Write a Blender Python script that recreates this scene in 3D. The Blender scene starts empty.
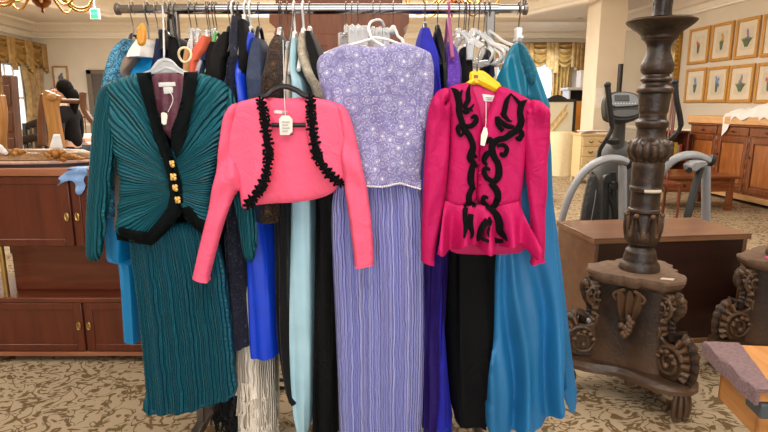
import bpy, math, random
import numpy as np
from math import sin, cos, pi, radians, atan2, sqrt
from mathutils import Vector, Matrix, noise
from mathutils.geometry import delaunay_2d_cdt
from mathutils.kdtree import KDTree
random.seed(7)
SC = bpy.context.scene
COL = SC.collection
TH = radians(11.0); F = 560.0; CZ = 1.4
CT, ST = cos(TH), sin(TH)

# ---------------------------------------------------------------- camera maths
def ray(px, py):
    dx = (px-384)/F; dy = (216-py)/F
    return dx, CT+dy*ST, -ST+dy*CT
def at(px, py, Y):
    x, y, z = ray(px, py); t = Y/y
    return Vector((x*t, Y, CZ+z*t))
def onz(px, py, Z=0.0):
    x, y, z = ray(px, py); t = (Z-CZ)/z
    return Vector((x*t, y*t, Z))
def mpp(py, Y):                       # metres per pixel at height row py on plane Y
    return Y/ray(384, py)[1]/F

# ---------------------------------------------------------------- materials
def lin(c):
    return tuple(((v/255)/12.92 if v/255 <= .04045 else ((v/255+.055)/1.055)**2.4) for v in c)+(1.0,)
def nt(name):
    m = bpy.data.materials.new(name); m.use_nodes = True
    t = m.node_tree; b = t.nodes['Principled BSDF']
    return m, t, b
def N(t, kind, **kw):
    n = t.nodes.new(kind)
    for k, v in kw.items():
        if k.startswith('i_'):
            n.inputs[k[2:].replace('_', ' ')].default_value = v
        else: setattr(n, k, v)
    return n
def L(t, a, b): t.links.new(a, b)
def sc(c, f): return tuple(min(1, x*f) for x in c[:3])+(1.0,)
def mapped(t, scale=(1, 1, 1), rot=(0, 0, 0)):
    tc = N(t, 'ShaderNodeTexCoord'); mp = N(t, 'ShaderNodeMapping')
    mp.inputs['Scale'].default_value = scale; mp.inputs['Rotation'].default_value = rot
    L(t, tc.outputs['Object'], mp.inputs['Vector'])
    return mp.outputs['Vector']
def ramp(t, fac, stops):
    r = N(t, 'ShaderNodeValToRGB'); e = r.color_ramp.elements
    while len(e) < len(stops): e.new(.5)
    for k, (p, c) in enumerate(stops):
        e[k].position = p; e[k].color = c
    L(t, fac, r.inputs['Fac']); return r.outputs['Color']
def bump(t, b, height, strength, dist):
    bp = N(t, 'ShaderNodeBump'); bp.inputs['Strength'].default_value = strength
    bp.inputs['Distance'].default_value = dist
    L(t, height, bp.inputs['Height']); L(t, bp.outputs['Normal'], b.inputs['Normal'])
    return bp
def plain(name, c, rough=.5, metal=0, var=.08, scale=12, bmp=0, bscale=60, sheen=0, coat=0, stretch=(1, 1, 1), spec=.5, alpha=1, trans=0, wr=0):
    m, t, b = nt(name); c = lin(c)
    v = mapped(t, stretch)
    n = N(t, 'ShaderNodeTexNoise'); n.inputs['Scale'].default_value = scale; n.inputs['Detail'].default_value = 4
    L(t, v, n.inputs['Vector'])
    L(t, ramp(t, n.outputs['Fac'], [(.3, sc(c, 1-var)), (.7, sc(c, 1+var))]), b.inputs['Base Color'])
    b.inputs['Roughness'].default_value = rough; b.inputs['Metallic'].default_value = metal
    b.inputs['Sheen Weight'].default_value = sheen; b.inputs['Coat Weight'].default_value = coat
    b.inputs['Specular IOR Level'].default_value = spec
    b.inputs['Alpha'].default_value = alpha; b.inputs['Transmission Weight'].default_value = trans
    if sheen: b.inputs['Sheen Tint'].default_value = sc(c, 1.5)
    if wr:
        n3 = N(t, 'ShaderNodeTexNoise'); n3.inputs['Scale'].default_value = 16; n3.inputs['Detail'].default_value = 3; n3.inputs['Distortion'].default_value = 1.2
        L(t, v, n3.inputs['Vector']); bump(t, b, n3.outputs['Fac'], wr, .02)
    elif bmp:
        n2 = N(t, 'ShaderNodeTexNoise'); n2.inputs['Scale'].default_value = bscale; n2.inputs['Detail'].default_value = 6
        L(t, v, n2.inputs['Vector']); bump(t, b, n2.outputs['Fac'], bmp, .01)
    return m
def fabric(name, c, rough=.8, sheen=None, var=.1, weave=.15, scale=9):
    if sheen is None: sheen = .03 if max(c) < 60 else .15
    return plain(name, c, rough, var=var, scale=scale, bmp=weave, bscale=350, sheen=sheen, wr=.35, spec=.2 if max(c) < 60 else .3)
def wood(name, c1, c2, scale=6, axis='X', rough=.35, coat=.15, metal=0):
    m, t, b = nt(name)
    s = {'X': (.12, 1, 1), 'Y': (1, .12, 1), 'Z': (1, 1, .12)}[axis]
    v = mapped(t, s)
    n = N(t, 'ShaderNodeTexNoise'); n.inputs['Scale'].default_value = scale*6; n.inputs['Detail'].default_value = 8; n.inputs['Distortion'].default_value = .6
    L(t, v, n.inputs['Vector'])
    L(t, ramp(t, n.outputs['Fac'], [(.3, lin(c1)), (.68, lin(c2))]), b.inputs['Base Color'])
    b.inputs['Roughness'].default_value = rough; b.inputs['Coat Weight'].default_value = coat
    bump(t, b, n.outputs['Fac'], .08, .004)
    return m
def emit(name, c, s):
    m, t, b = nt(name)
    b.inputs['Base Color'].default_value = lin(c); b.inputs['Emission Color'].default_value = lin(c)
    b.inputs['Emission Strength'].default_value = s
    return m
def pleat(name, c1, c2, freq=1.0, depth=.004, rough=.55, sheen=.15, streak=0, c3=None, mixw=.5):
    """pleated cloth: ridges follow the mesh attribute 'pl' (one unit = one pleat)"""
    m, t, b = nt(name)
    a = N(t, 'ShaderNodeAttribute', attribute_name='pl')
    tc = mapped(t)
    nz = N(t, 'ShaderNodeTexNoise'); nz.inputs['Scale'].default_value = 14; L(t, tc, nz.inputs['Vector'])
    wob = N(t, 'ShaderNodeMath', operation='MULTIPLY_ADD'); L(t, nz.outputs['Fac'], wob.inputs[0]); wob.inputs[1].default_value = 1.3; L(t, a.outputs['Fac'], wob.inputs[2])
    m1 = N(t, 'ShaderNodeMath', operation='MULTIPLY'); L(t, wob.outputs[0], m1.inputs[0]); m1.inputs[1].default_value = 2*pi*freq
    s = N(t, 'ShaderNodeMath', operation='SINE'); L(t, m1.outputs[0], s.inputs[0])
    h = N(t, 'ShaderNodeMath', operation='MULTIPLY_ADD'); L(t, s.outputs[0], h.inputs[0]); h.inputs[1].default_value = .5; h.inputs[2].default_value = .5
    # thread colour: per-pleat variation of the dyed cloth
    cx = N(t, 'ShaderNodeCombineXYZ'); L(t, wob.outputs[0], cx.inputs[0])
    n2 = N(t, 'ShaderNodeTexNoise'); n2.inputs['Scale'].default_value = .9 if not streak else streak; n2.inputs['Detail'].default_value = 5
    L(t, cx.outputs[0], n2.inputs['Vector'])
    stops = [(.3, lin(c1)), (.7, lin(c2))] if c3 is None else [(.3, lin(c1)), (.52, lin(c2)), (.75, lin(c3))]
    L(t, ramp(t, n2.outputs['Fac'], stops), b.inputs['Base Color'])
    b.inputs['Roughness'].default_value = rough; b.inputs['Sheen Weight'].default_value = sheen
    b.inputs['Sheen Tint'].default_value = lin(c2); b.inputs['Specular IOR Level'].default_value = .35
    bump(t, b, h.outputs[0], 1.0, depth)
    return m
def spots(name, base, c2, c3, scale=45, rough=.6, dots=120, sheen=.1):
    """embroidered or beaded cloth: rings of flowers with small beads"""
    m, t, b = nt(name); v = mapped(t)
    vo = N(t, 'ShaderNodeTexVoronoi'); vo.inputs['Scale'].default_value = scale; vo.inputs['Randomness'].default_value = .7
    L(t, v, vo.inputs['Vector'])
    col = ramp(t, vo.outputs['Distance'], [(.0, lin(c3)), (.1, lin(c3)), (.17, lin(base)), (.3, lin(base)), (.4, lin(c2)), (.5, lin(base)), (.62, lin(c2)), (1, lin(base))])
    v2 = N(t, 'ShaderNodeTexVoronoi'); v2.inputs['Scale'].default_value = dots; L(t, v, v2.inputs['Vector'])
    k = ramp(t, v2.outputs['Distance'], [(.0, (1, 1, 1, 1)), (.14, (1, 1, 1, 1)), (.24, (0, 0, 0, 1))])
    mx = N(t, 'ShaderNodeMix', data_type='RGBA'); L(t, k, mx.inputs['Factor']); L(t, col, mx.inputs['A']); mx.inputs['B'].default_value = lin(c3)
    L(t, mx.outputs['Result'], b.inputs['Base Color'])
    b.inputs['Specular IOR Level'].default_value = .2
    b.inputs['Roughness'].default_value = rough; b.inputs['Sheen Weight'].default_value = sheen
    bump(t, b, v2.outputs['Distance'], .5, .004)
    return m

# ---------------------------------------------------------------- objects
def tag(o, label=None, cat=None, group=None, kind=None):
    if label: o['label'] = label
    if cat: o['category'] = cat
    if group: o['group'] = group
    if kind: o['kind'] = kind
    return o
def thing(name, label, cat, loc, group=None):
    o = bpy.data.objects.new(name, None); COL.objects.link(o)
    o.location = loc; o.empty_display_size = .05
    return tag(o, label, cat, group)
def wloc(o):
    v = Vector((0, 0, 0))
    while o is not None: v += o.location; o = o.parent
    return v
def smoothpath(pts, n):
    """Catmull-Rom through pts (tuples of any size)"""
    P = [np.array(p, float) for p in pts]; out = []
    for i in range(len(P)-1):
        p0 = P[max(i-1, 0)]; p1 = P[i]; p2 = P[i+1]; p3 = P[min(i+2, len(P)-1)]
        for k in range(n):
            t = k/n
            out.append(.5*((2*p1)+(-p0+p2)*t+(2*p0-5*p1+4*p2-p3)*t*t+(-p0+3*p1-3*p2+p3)*t**3))
    out.append(P[-1]); return out
class G:
    def __init__(s): s.v = []; s.f = []; s.pl = {}; s.mi = []
    def add(s, vs, fs):
        o = len(s.v); s.v += [tuple(p) for p in vs]; s.f += [tuple(i+o for i in f) for f in fs]; return s
    def box(s, x0, x1, y0, y1, z0, z1, M=None):
        vs = [Vector(p) for p in ((x0, y0, z0), (x1, y0, z0), (x1, y1, z0), (x0, y1, z0), (x0, y0, z1), (x1, y0, z1), (x1, y1, z1), (x0, y1, z1))]
        if M is not None: vs = [M @ p for p in vs]
        return s.add(vs, [(0, 3, 2, 1), (4, 5, 6, 7), (0, 1, 5, 4), (1, 2, 6, 5), (2, 3, 7, 6), (3, 0, 4, 7)])
    def rings(s, R, closed=True, cap=True):
        n = len(R[0]); vs = [p for r in R for p in r]; fs = []
        for i in range(len(R)-1):
            for k in range(n if closed else n-1):
                a = i*n+k; b = i*n+(k+1) % n
                fs.append((a, b, b+n, a+n))
        if cap and closed:
            fs.append(tuple(range(n-1, -1, -1))); fs.append(tuple((len(R)-1)*n+k for k in range(n)))
        return s.add(vs, fs)
    def tube(s, pts, r, n=8, cap=True, flat=1.0):
        P = [Vector(p) for p in pts]
        rr = r if isinstance(r, (list, tuple)) else [r]*len(P)
        T = [(P[min(i+1, len(P)-1)]-P[max(i-1, 0)]).normalized() for i in range(len(P))]
        up = Vector((0, 0, 1)) if abs(T[0].z) < .9 else Vector((0, 1, 0))
        u = (up - T[0]*up.dot(T[0])).normalized(); R = []
        for i, p in enumerate(P):
            u = (u - T[i]*u.dot(T[i]))
            u = u.normalized() if u.length > 1e-6 else T[i].orthogonal().normalized()
            w = T[i].cross(u)
            R.append([p + (u*cos(2*pi*k/n)+w*sin(2*pi*k/n)*flat)*rr[i] for k in range(n)])
        return s.rings(R, True, cap)
    def lathe(s, prof, c=(0, 0, 0), n=32, f=None):
        R = []
        for (r, z) in prof:
            R.append([(c[0]+(f(r, z, 2*pi*k/n) if f else r)*cos(2*pi*k/n), c[1]+(f(r, z, 2*pi*k/n) if f else r)*sin(2*pi*k/n), c[2]+z) for k in range(n)])
        return s.rings(R)
    def ell(s, c, r, nu=12, nv=8, M=None):
        c = Vector(c); R = []
        for i in range(1, nv):
            a = pi*i/nv
            R.append([Vector((r[0]*sin(a)*cos(2*pi*k/nu), r[1]*sin(a)*sin(2*pi*k/nu), r[2]*cos(a))) for k in range(nu)])
        R = [[c+(M @ p if M is not None else p) for p in q] for q in R]
        return s.rings(R)
    def prism(s, out, y0, y1, M=None):
        n = len(out); vs = [Vector((x, y0, z)) for x, z in out]+[Vector((x, y1, z)) for x, z in out]
        if M is not None: vs = [M @ p for p in vs]
        fs = [tuple(range(n)), tuple(range(2*n-1, n-1, -1))]+[(k, (k+1) % n, (k+1) % n+n, k+n) for k in range(n)]
        return s.add(vs, fs)
    def slab(s, out, z0, z1):
        n = len(out); vs = [(x, y, z0) for x, y in out]+[(x, y, z1) for x, y in out]
        return s.add(vs, [tuple(range(n-1, -1, -1)), tuple(range(n, 2*n))]+[(k, (k+1) % n, (k+1) % n+n, k+n) for k in range(n)])
    def xf(s, M, start=0):
        for i in range(start, len(s.v)): s.v[i] = tuple(M @ Vector(s.v[i]))
        return s
    def build(s, name, m, parent=None, origin=None, bevel=0, ang=40, smooth=True, sub=0):
        off = wloc(parent) if parent is not None else Vector((0, 0, 0))
        if parent is None and origin is None:
            A = np.array(s.v); origin = (float((A[:, 0].min()+A[:, 0].max())/2), float((A[:, 1].min()+A[:, 1].max())/2), float(A[:, 2].min()))
        if parent is None: off = Vector(origin)
        me = bpy.data.meshes.new(name)
        me.from_pydata([(x-off.x, y-off.y, z-off.z) for x, y, z in s.v], [], s.f); me.update()
        import bmesh
        bm = bmesh.new(); bm.from_mesh(me); bmesh.ops.recalc_face_normals(bm, faces=bm.faces); bm.to_mesh(me); bm.free()
        if s.pl:
            at_ = me.attributes.new('pl', 'FLOAT', 'POINT')
            at_.data.foreach_set('value', [float(s.pl.get(i, 0)) for i in range(len(s.v))])
        if smooth:
            me.shade_smooth(); me.set_sharp_from_angle(angle=radians(ang))
        for q in (m if isinstance(m, list) else [m]): me.materials.append(q)
        if s.mi and len(s.mi) == len(me.polygons):
            me.polygons.foreach_set('material_index', s.mi)
        o = bpy.data.objects.new(name, me); COL.objects.link(o)
        if parent is not None: o.parent = parent
        else: o.location = off
        if bevel:
            b = o.modifiers.new('Bevel', 'BEVEL'); b.width = bevel; b.segments = 2; b.limit_method = 'ANGLE'
        if sub:
            b = o.modifiers.new('Subdivision', 'SUBSURF'); b.levels = sub; b.render_levels = sub
        return o
def B(name, m, parent, *boxes, bevel=.004, M=None, origin=None):
    g = G()
    for b in boxes: g.box(*b, M=M)
    return g.build(name, m, parent, bevel=bevel, origin=origin)
def struct(o): o['kind'] = 'structure'; return o
def chaikin(P, it=2, r=.25):
    for _ in range(it):
        Q = []
        for i in range(len(P)):
            a = np.array(P[i]); b = np.array(P[(i+1) % len(P)])
            Q += [a*(1-r)+b*r, a*r+b*(1-r)]
        P = Q
    return P
def resample(P, d):
    out = []
    for i in range(len(P)):
        a = np.array(P[i], float); b = np.array(P[(i+1) % len(P)], float)
        n = max(1, int(round(np.linalg.norm(b-a)/d)))
        for k in range(n): out.append(a+(b-a)*k/n)
    return out
def panel(g, out, Y, bulge=.02, cap=8, back=.5, res=3.0, disp=None, pl=None, smooth=2, over=None, off=.003, hem=None):
    """A piece of cloth (or carving) with real thickness: outline in photo pixels on the plane Y, swelling towards the
    viewer by 'bulge' metres within 'cap' pixels of its edge, 'back' times as much behind. disp(px,py): folds in metres.
    over: depth function of the cloth it lies on."""
    P = resample(chaikin([np.array(p[:2], float) for p in out], smooth, .22) if smooth else out, res)
    A = np.array(P); n = len(A); Bq = np.roll(A, -1, 0)
    xs = np.arange(A[:, 0].min(), A[:, 0].max(), res); ys = np.arange(A[:, 1].min(), A[:, 1].max(), res*.87)
    pts = [(x+(res/2 if j % 2 else 0), y) for j, y in enumerate(ys) for x in xs]
    Aa, Bb = A, Bq
    def dist(Q):
        Q = np.asarray(Q)[:, None, :]; a = Aa[None]; d = (Bb-Aa)[None]
        t = np.clip(((Q-a)*d).sum(2)/np.maximum((d*d).sum(2), 1e-9), 0, 1)
        return np.sqrt((((a+d*t[..., None])-Q)**2).sum(2)).min(1)
    if pts:
        dd = dist(pts); pts = [p for p, q in zip(pts, dd) if q > res*.55]
    if hem:
        keep = np.array([not (hem(*A[i]) and hem(*Bq[i])) for i in range(n)])
        Aa, Bb = A[keep], Bq[keep]
    V = [Vector((float(p[0]), float(p[1]))) for p in list(A)+pts]
    V2, E2, F2, vo, eo, fo = delaunay_2d_cdt(V, [(i, (i+1) % n) for i in range(n)], [], 1, 1e-5)
    Q = np.array([(v.x, v.y) for v in V2]); d = dist(Q)
    gd = np.sqrt(np.maximum(0, 1-(1-np.minimum(d/cap, 1))**2))
    base = len(g.v); front = []; kd = []
    for (px, py), w, dq in zip(Q, gd, d):
        y0 = (over(px, py)-off) if over else Y
        y = y0-bulge*w-(disp(px, py) if disp else 0)
        p = at(px, py, y0); p.y = y
        front.append(tuple(p)); kd.append((px, py, y))
    nf = len(front); g.v += front; idx = {}
    for i, ((px, py), w, dq) in enumerate(zip(Q, gd, d)):
        if pl: g.pl[base+i] = pl(px, py)
        if dq < 1e-3: idx[i] = base+i; continue
        y0 = (over(px, py)+off*.4) if over else Y
        p = at(px, py, y0); p.y = y0+bulge*back*w+.0015-(disp(px, py) if disp else 0)
        idx[i] = len(g.v); g.v.append(tuple(p))
        if pl: g.pl[idx[i]] = pl(px, py)
    for f in F2:
        g.f.append(tuple(base+i for i in f)); g.f.append(tuple(idx[i] for i in reversed(f)))
    if hem:
        loc = {(round(q[0], 3), round(q[1], 3)): i for i, q in enumerate(Q)}
        B_ = [loc.get((round(float(p[0]), 3), round(float(p[1]), 3))) for p in A]
        for k in range(n):
            i, j = B_[k], B_[(k+1) % n]
            if i is None or j is None: continue
            q = [base+i, base+j] + ([idx[j]] if idx[j] != base+j else []) + ([idx[i]] if idx[i] != base+i else [])
            if len(q) > 2: g.f.append(tuple(q))
    return kd
def depthfn(kds, default):
    pts = [p for k in kds for p in k]; t = KDTree(len(pts))
    for i, p in enumerate(pts): t.insert((p[0], p[1], 0), i)
    t.balance()
    def fn(px, py):
        r = t.find_n((px, py, 0), 4); w = [1/(q[2]+.2) for q in r]
        return sum(pts[q[1]][2]*k for q, k in zip(r, w))/sum(w)
    return fn
def stroke(g, pts, widths, dep, n=8, thick=.003):
    """raised appliqué ribbon of varying width lying on the cloth"""
    C = smoothpath([tuple(p)+(w,) for p, w in zip(pts, widths)], n)
    R = []
    for i, c in enumerate(C):
        a = C[max(i-1, 0)]; b = C[min(i+1, len(C)-1)]
        t = np.array([b[0]-a[0], b[1]-a[1]]); t = t/(np.linalg.norm(t)+1e-9); nn = np.array([-t[1], t[0]])
        w = max(c[2], .15)/2; row = []
        for k in (-1, -.6, 0, .6, 1):
            q = c[:2]+nn*w*k; y0 = dep(q[0], q[1]); row.append((q, y0, thick*(1 if abs(k) < .9 else .4)))
        top = []
        for q, y0, th in row:
            p = at(q[0], q[1], y0); p.y -= th+.002; top.append(p)
        bot = []
        for q, y0, th in reversed(row):
            p = at(q[0], q[1], y0); p.y += .001; bot.append(p)
        R.append(top+bot)
    g.rings(R)
def strip(g, rows, Yc, W=.2, n=56, nr=44, fold=.12, folds=3, seed=0, neck=.05, yaw=0.0, ydrop=None):
    """A garment hanging edge-on from the rail: rows (py, xl, xr) give its thickness as seen from the front, W its half breadth along the view.
    Shoulders slope down from the neck on both sides."""
    S = smoothpath(rows, max(3, nr//max(1, len(rows)-1)))
    S = [q for i, q in enumerate(S) if i == 0 or q[0] > S[i-1][0]+.01]
    ztop = at(S[0][1], S[0][0], Yc-.05).z; R = []
    rnd = random.Random(seed); ph = [rnd.uniform(0, 6) for _ in range(4)]
    for (py, xl, xr) in S:
        drop = max(0, ztop-at(xl, py, Yc-W*.8).z)
        w = neck+(W-neck)*min(1, (drop/.15))**.8
        yk = Yc-w*.8; z = at(xl, py, yk).z
        a = at(xl, py, yk).x; b = at(max(xr, xl+1.5), py, yk).x
        xc = (a+b)/2; hw = (b-a)/2; ring = []
        for k in range(n):
            t = 2*pi*k/n; c = cos(t); s_ = sin(t)
            ex = abs(c)**.55*(1 if c > 0 else -1); ey = abs(s_)**.55*(1 if s_ > 0 else -1)
            q = min(1, drop/.25)
            rip = 1+fold*q*sin(folds*t+ph[0]+1.3*drop)+fold*.6*q*sin((folds+3)*t+ph[1]-2*drop)
            x = xc+hw*ex*rip+yaw*w*ey; y = Yc+w*ey*(1+.02*sin(5*t+ph[2]))+q*min(.03, hw*.7)*(sin(cos(t)*7+ph[3]+3*drop)+.6*sin(cos(t)*13+ph[2]-5*drop))*fold*2.4
            ring.append((x, y, z))
        R.append(ring)
    b0 = len(g.v); g.rings(R)
    for i in range(len(R)):
        for k in range(n): g.pl[b0+i*n+k] = k/n*60
    return g
# ================================================================ THE SETTING
m_wall = plain('wall_paint', (211, 199, 179), .85, var=.03, scale=3, bmp=.05, bscale=80)
m_ceil = plain('ceiling_paint', (232, 222, 208), .9, var=.02, scale=2)
m_trim = plain('cornice_paint', (238, 229, 213), .6, var=.02)
m_col = plain('column_paint', (226, 212, 188), .8, var=.03, scale=3)
def carpet():
    m, t, b = nt('leaf_pattern_carpet')
    v = mapped(t)
    nz = N(t, 'ShaderNodeTexNoise'); nz.inputs['Scale'].default_value = 7; nz.inputs['Detail'].default_value = 1.5; L(t, v, nz.inputs['Vector'])
    mx = N(t, 'ShaderNodeMix', data_type='VECTOR'); mx.inputs['Factor'].default_value = .16
    L(t, v, mx.inputs['A']); L(t, nz.outputs['Color'], mx.inputs['B'])
    w = N(t, 'ShaderNodeTexVoronoi'); w.inputs['Scale'].default_value = 21; w.inputs['Randomness'].default_value = .95
    sm = N(t, 'ShaderNodeMapping'); sm.inputs['Scale'].default_value = (1, 2.1, 1); sm.inputs['Rotation'].default_value = (0, 0, .75)
    L(t, mx.outputs['Result'], sm.inputs['Vector']); L(t, sm.outputs['Vector'], w.inputs['Vector'])
    leaf = ramp(t, w.outputs['Distance'], [(.33, (1, 1, 1, 1)), (.42, (0, 0, 0, 1))])
    wv = N(t, 'ShaderNodeTexNoise'); wv.inputs['Scale'].default_value = 9; wv.inputs['Detail'].default_value = 1.0; wv.inputs['Distortion'].default_value = 1.6
    L(t, v, wv.inputs['Vector'])
    stem = ramp(t, wv.outputs['Fac'], [(.455, (0, 0, 0, 1)), (.475, (1, 1, 1, 1)), (.515, (1, 1, 1, 1)), (.535, (0, 0, 0, 1))])
    sel = N(t, 'ShaderNodeTexNoise'); sel.inputs['Scale'].default_value = 5.5; sel.inputs['Detail'].default_value = 1; L(t, v, sel.inputs['Vector'])
    sl = ramp(t, sel.outputs['Fac'], [(.44, (0, 0, 0, 1)), (.5, (1, 1, 1, 1))])
    lf = N(t, 'ShaderNodeMath', operation='MULTIPLY'); L(t, leaf, lf.inputs[0]); L(t, sl, lf.inputs[1])
    u = N(t, 'ShaderNodeMath', operation='MAXIMUM'); L(t, lf.outputs[0], u.inputs[0]); L(t, stem, u.inputs[1])
    fz = N(t, 'ShaderNodeTexNoise'); fz.inputs['Scale'].default_value = 260; fz.inputs['Detail'].default_value = 3; L(t, v, fz.inputs['Vector'])
    base = ramp(t, fz.outputs['Fac'], [(.3, lin((152, 134, 108))), (.7, lin((184, 164, 136)))])
    pat = ramp(t, fz.outputs['Fac'], [(.3, lin((92, 73, 48))), (.7, lin((118, 97, 68)))])
    mm = N(t, 'ShaderNodeMix', data_type='RGBA'); L(t, u.outputs[0], mm.inputs['Factor']); L(t, base, mm.inputs['A']); L(t, pat, mm.inputs['B'])
    L(t, mm.outputs['Result'], b.inputs['Base Color']); b.inputs['Roughness'].default_value = .95; b.inputs['Specular IOR Level'].default_value = .1
    bump(t, b, fz.outputs['Fac'], .3, .006)
    return m
m_carpet = carpet()
ZC = 3.4; YF = 14.4; XL = -8.7; XR = 5.92-.087*6.7
MR = Matrix.Translation((5.92, 7.7, 0)) @ Matrix.Rotation(radians(5), 4, 'Z')      # right wall: local y along it, -x into the room
ML = Matrix.Translation((XL, YF, 0)) @ Matrix.Rotation(radians(5), 4, 'Z')         # left wall: +x into the room
MRi = MR.inverted(); MLi = ML.inverted(); OC = Vector((0, 0, CZ))
def onwall(Mi, px, py, d=0.0):
    o = Mi @ OC; r = Mi.to_3x3() @ Vector(ray(px, py)); t = (d-o.x)/r.x
    return o+r*t
g = G().box(-11, 9, -3.2, 15, -.1, 0); struct(g.build('floor', m_carpet, origin=(0, 0, 0)))
g = G().box(-11, 9, YF, YF+.15, 0, 3.9); struct(g.build('wall_back', m_wall))
g = G().box(0, .15, -12, 8, 0, 3.9, M=MR); struct(g.build('wall_right', m_wall))
g = G().box(-.15, 0, -18.5, .3, 0, 3.9, M=ML); struct(g.build('wall_left', m_wall))
g = G().box(-11, 9, -3.2, -3.05, 0, 3.9); struct(g.build('wall_front', m_wall))
# ceiling: soffit round a raised tray
TX0, TX1, TY0, TY1 = -7.0, 3.9, -1.5, 13.1
g = G()
g.box(-11, 9, TY1, 15, ZC, ZC+.1); g.box(-11, 9, -3.2, TY0, ZC, ZC+.1)
g.box(-11, TX0, TY0, TY1, ZC, ZC+.1); g.box(TX1, 9, TY0, TY1, ZC, ZC+.1)
for (x, y, sx, sy) in ((TX1, TY1, -1, -1), (TX0, TY1, 1, -1)):
    g.slab([(x, y), (x+sx*.9, y), (x, y+sy*1.9)], ZC, ZC+.1)
g.box(TX0-.3, TX1+.3, TY0-.3, TY1+.3, ZC+.38, ZC+.48)
struct(g.build('ceiling', m_ceil, smooth=False))
def molding(prof, path, name, closed=False):
    """sweep an outward/up profile [(d, z)] along a plan path; d to the left of the path"""
    P = [Vector((x, y)) for x, y in path]; n = len(P); R = []
    for i in range(n):
        a = P[i-1] if (closed or i) else P[i]; b = P[(i+1) % n] if (closed or i < n-1) else P[i]
        d1 = (P[i]-a).normalized() if (P[i]-a).length > 1e-6 else (b-P[i]).normalized()
        d2 = (b-P[i]).normalized() if (b-P[i]).length > 1e-6 else d1
        n1 = Vector((-d1.y, d1.x)); n2 = Vector((-d2.y, d2.x)); nn = (n1+n2).normalized(); k = 1/max(.3, nn.dot(n1))
        R.append([(P[i].x+nn.x*d*k, P[i].y+nn.y*d*k, z) for d, z in prof])
    if closed: R.append(R[0])
    return struct(G().rings(R, True, not closed).build(name, m_trim, ang=30))
crown = [(0, 3.06), (.05, 3.06), (.06, 3.1), (.03, 3.12), (.03, 3.2), (.1, 3.22), (.13, 3.27), (.24, 3.34), (.3, 3.35), (.32, 3.4), (0, 3.4)]
wl0 = ML @ Vector((0, -17, 0)); wr0 = MR @ Vector((0, -10.5, 0)); wr1 = MR @ Vector((0, 6.72, 0))
molding([(d, z) for d, z in crown][::-1], [(wl0.x, wl0.y), (XL, YF), (wr1.x, YF), (wr0.x, wr0.y)][::-1], 'trim_1')
tp = [(TX0, TY0), (TX1, TY0), (TX1, TY1-1.9), (TX1-.9, TY1), (TX0+.9, TY1), (TX0, TY1-1.9)]
molding([(0, ZC-.05), (.06, ZC-.04), (.06, ZC+.02), (.02, ZC+.06), (.02, ZC+.2), (.1, ZC+.26), (.2, ZC+.36), (.2, ZC+.385), (-.05, ZC+.385), (-.05, ZC-.05)], tp, 'trim_2', True)
base = [(0, 0), (.02, 0), (.02, .14), (.008, .17), (0, .17)]
molding(base[::-1], [(wl0.x, wl0.y), (XL, YF), (wr1.x, YF), (wr0.x, wr0.y)][::-1], 'baseboard_back')
# chair rail on the right and back walls
molding([(0, .93), (.025, .93), (.03, .97), (.012, 1.0), (0, 1.0)][::-1], [(XL, YF), (wr1.x, YF), (wr0.x, wr0.y)][::-1], 'trim_3')
# column
cx0 = at(593, 120, 11).x; cx1 = at(619.5, 120, 11).x
g = G().box(cx0, cx1, 11, 11.7, 0, ZC+.4); struct(g.build('column', m_col, bevel=.01))
g = G().box(cx0-.03, cx1+.03, 10.97, 11.73, 0, .17); struct(g.build('trim_4', m_trim, bevel=.008))
# door on the back wall (open dark doorway seen between wall and rack)
m_dark = plain('dark_door_paint', (84, 76, 72), .5, var=.1)
m_doorfr = plain('door_frame_paint', (112, 98, 84), .5)
dl = at(90, 100, YF).x; dt = at(97, 70, YF).z
o = struct(B('door_1', m_dark, None, (dl+.12, dl+1.1, YF-.045, YF-.005, 0, dt-.08), bevel=.004))
f = B('door_frame', m_doorfr, o, (dl, dl+.12, YF-.07, YF, 0, dt), (dl+1.1, dl+1.22, YF-.07, YF, 0, dt), (dl, dl+1.22, YF-.07, YF, dt-.1, dt))
B('door_handle', plain('brass_dull', (150, 120, 70), .35, 1), o, (dl+.2, dl+.32, YF-.09, YF-.045, 1.0, 1.03))
# windows
m_glow = emit('daylit_window_glass', (150, 190, 235), 1.6)
m_glow2 = emit('left_and_fill_window_glass', (200, 222, 240), 1.8)
wa = at(496, 64, YF); wb = at(552, 150, YF)
o = struct(G().box(wa.x, wb.x, YF-.02, YF-.005, wb.z, wa.z).build('window_1', m_glow))
g = G()
for x in np.linspace(wa.x, wb.x, 4): g.box(x-.03, x+.03, YF-.05, YF-.003, wb.z, wa.z)
for z in np.linspace(wb.z, wa.z, 4): g.box(wa.x, wb.x, YF-.05, YF-.003, z-.025, z+.025)
g.build('window_frame', m_trim, o)
la = onwall(MLi, -8, 62); lb = onwall(MLi, 26, 130)
g = G().box(.005, .02, la.y, lb.y, lb.z, la.z, M=ML); o = struct(g.build('window_2', m_glow2))
g = G()
for y in np.linspace(la.y, lb.y, 4): g.box(.004, .05, y-.03, y+.03, lb.z, la.z, M=ML)
for z in np.linspace(lb.z, la.z, 3): g.box(.004, .05, la.y, lb.y, z-.025, z+.025, M=ML)
g.build('window_frame', m_trim, o)
o = struct(G().box(-2.2, 2.2, -3.05, -3.035, .7, 2.5).build('added_fill_window', m_glow2))  # unseen glowing window, added behind the camera to go with the frontal fill
g = G()
for x in np.linspace(-2.2, 2.2, 6): g.box(x-.03, x+.03, -3.06, -3.0, .7, 2.5)
for z in (.7, 1.6, 2.5): g.box(-2.23, 2.23, -3.06, -3.0, z-.03, z+.03)
g.build('window_frame', m_trim, o)
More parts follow.
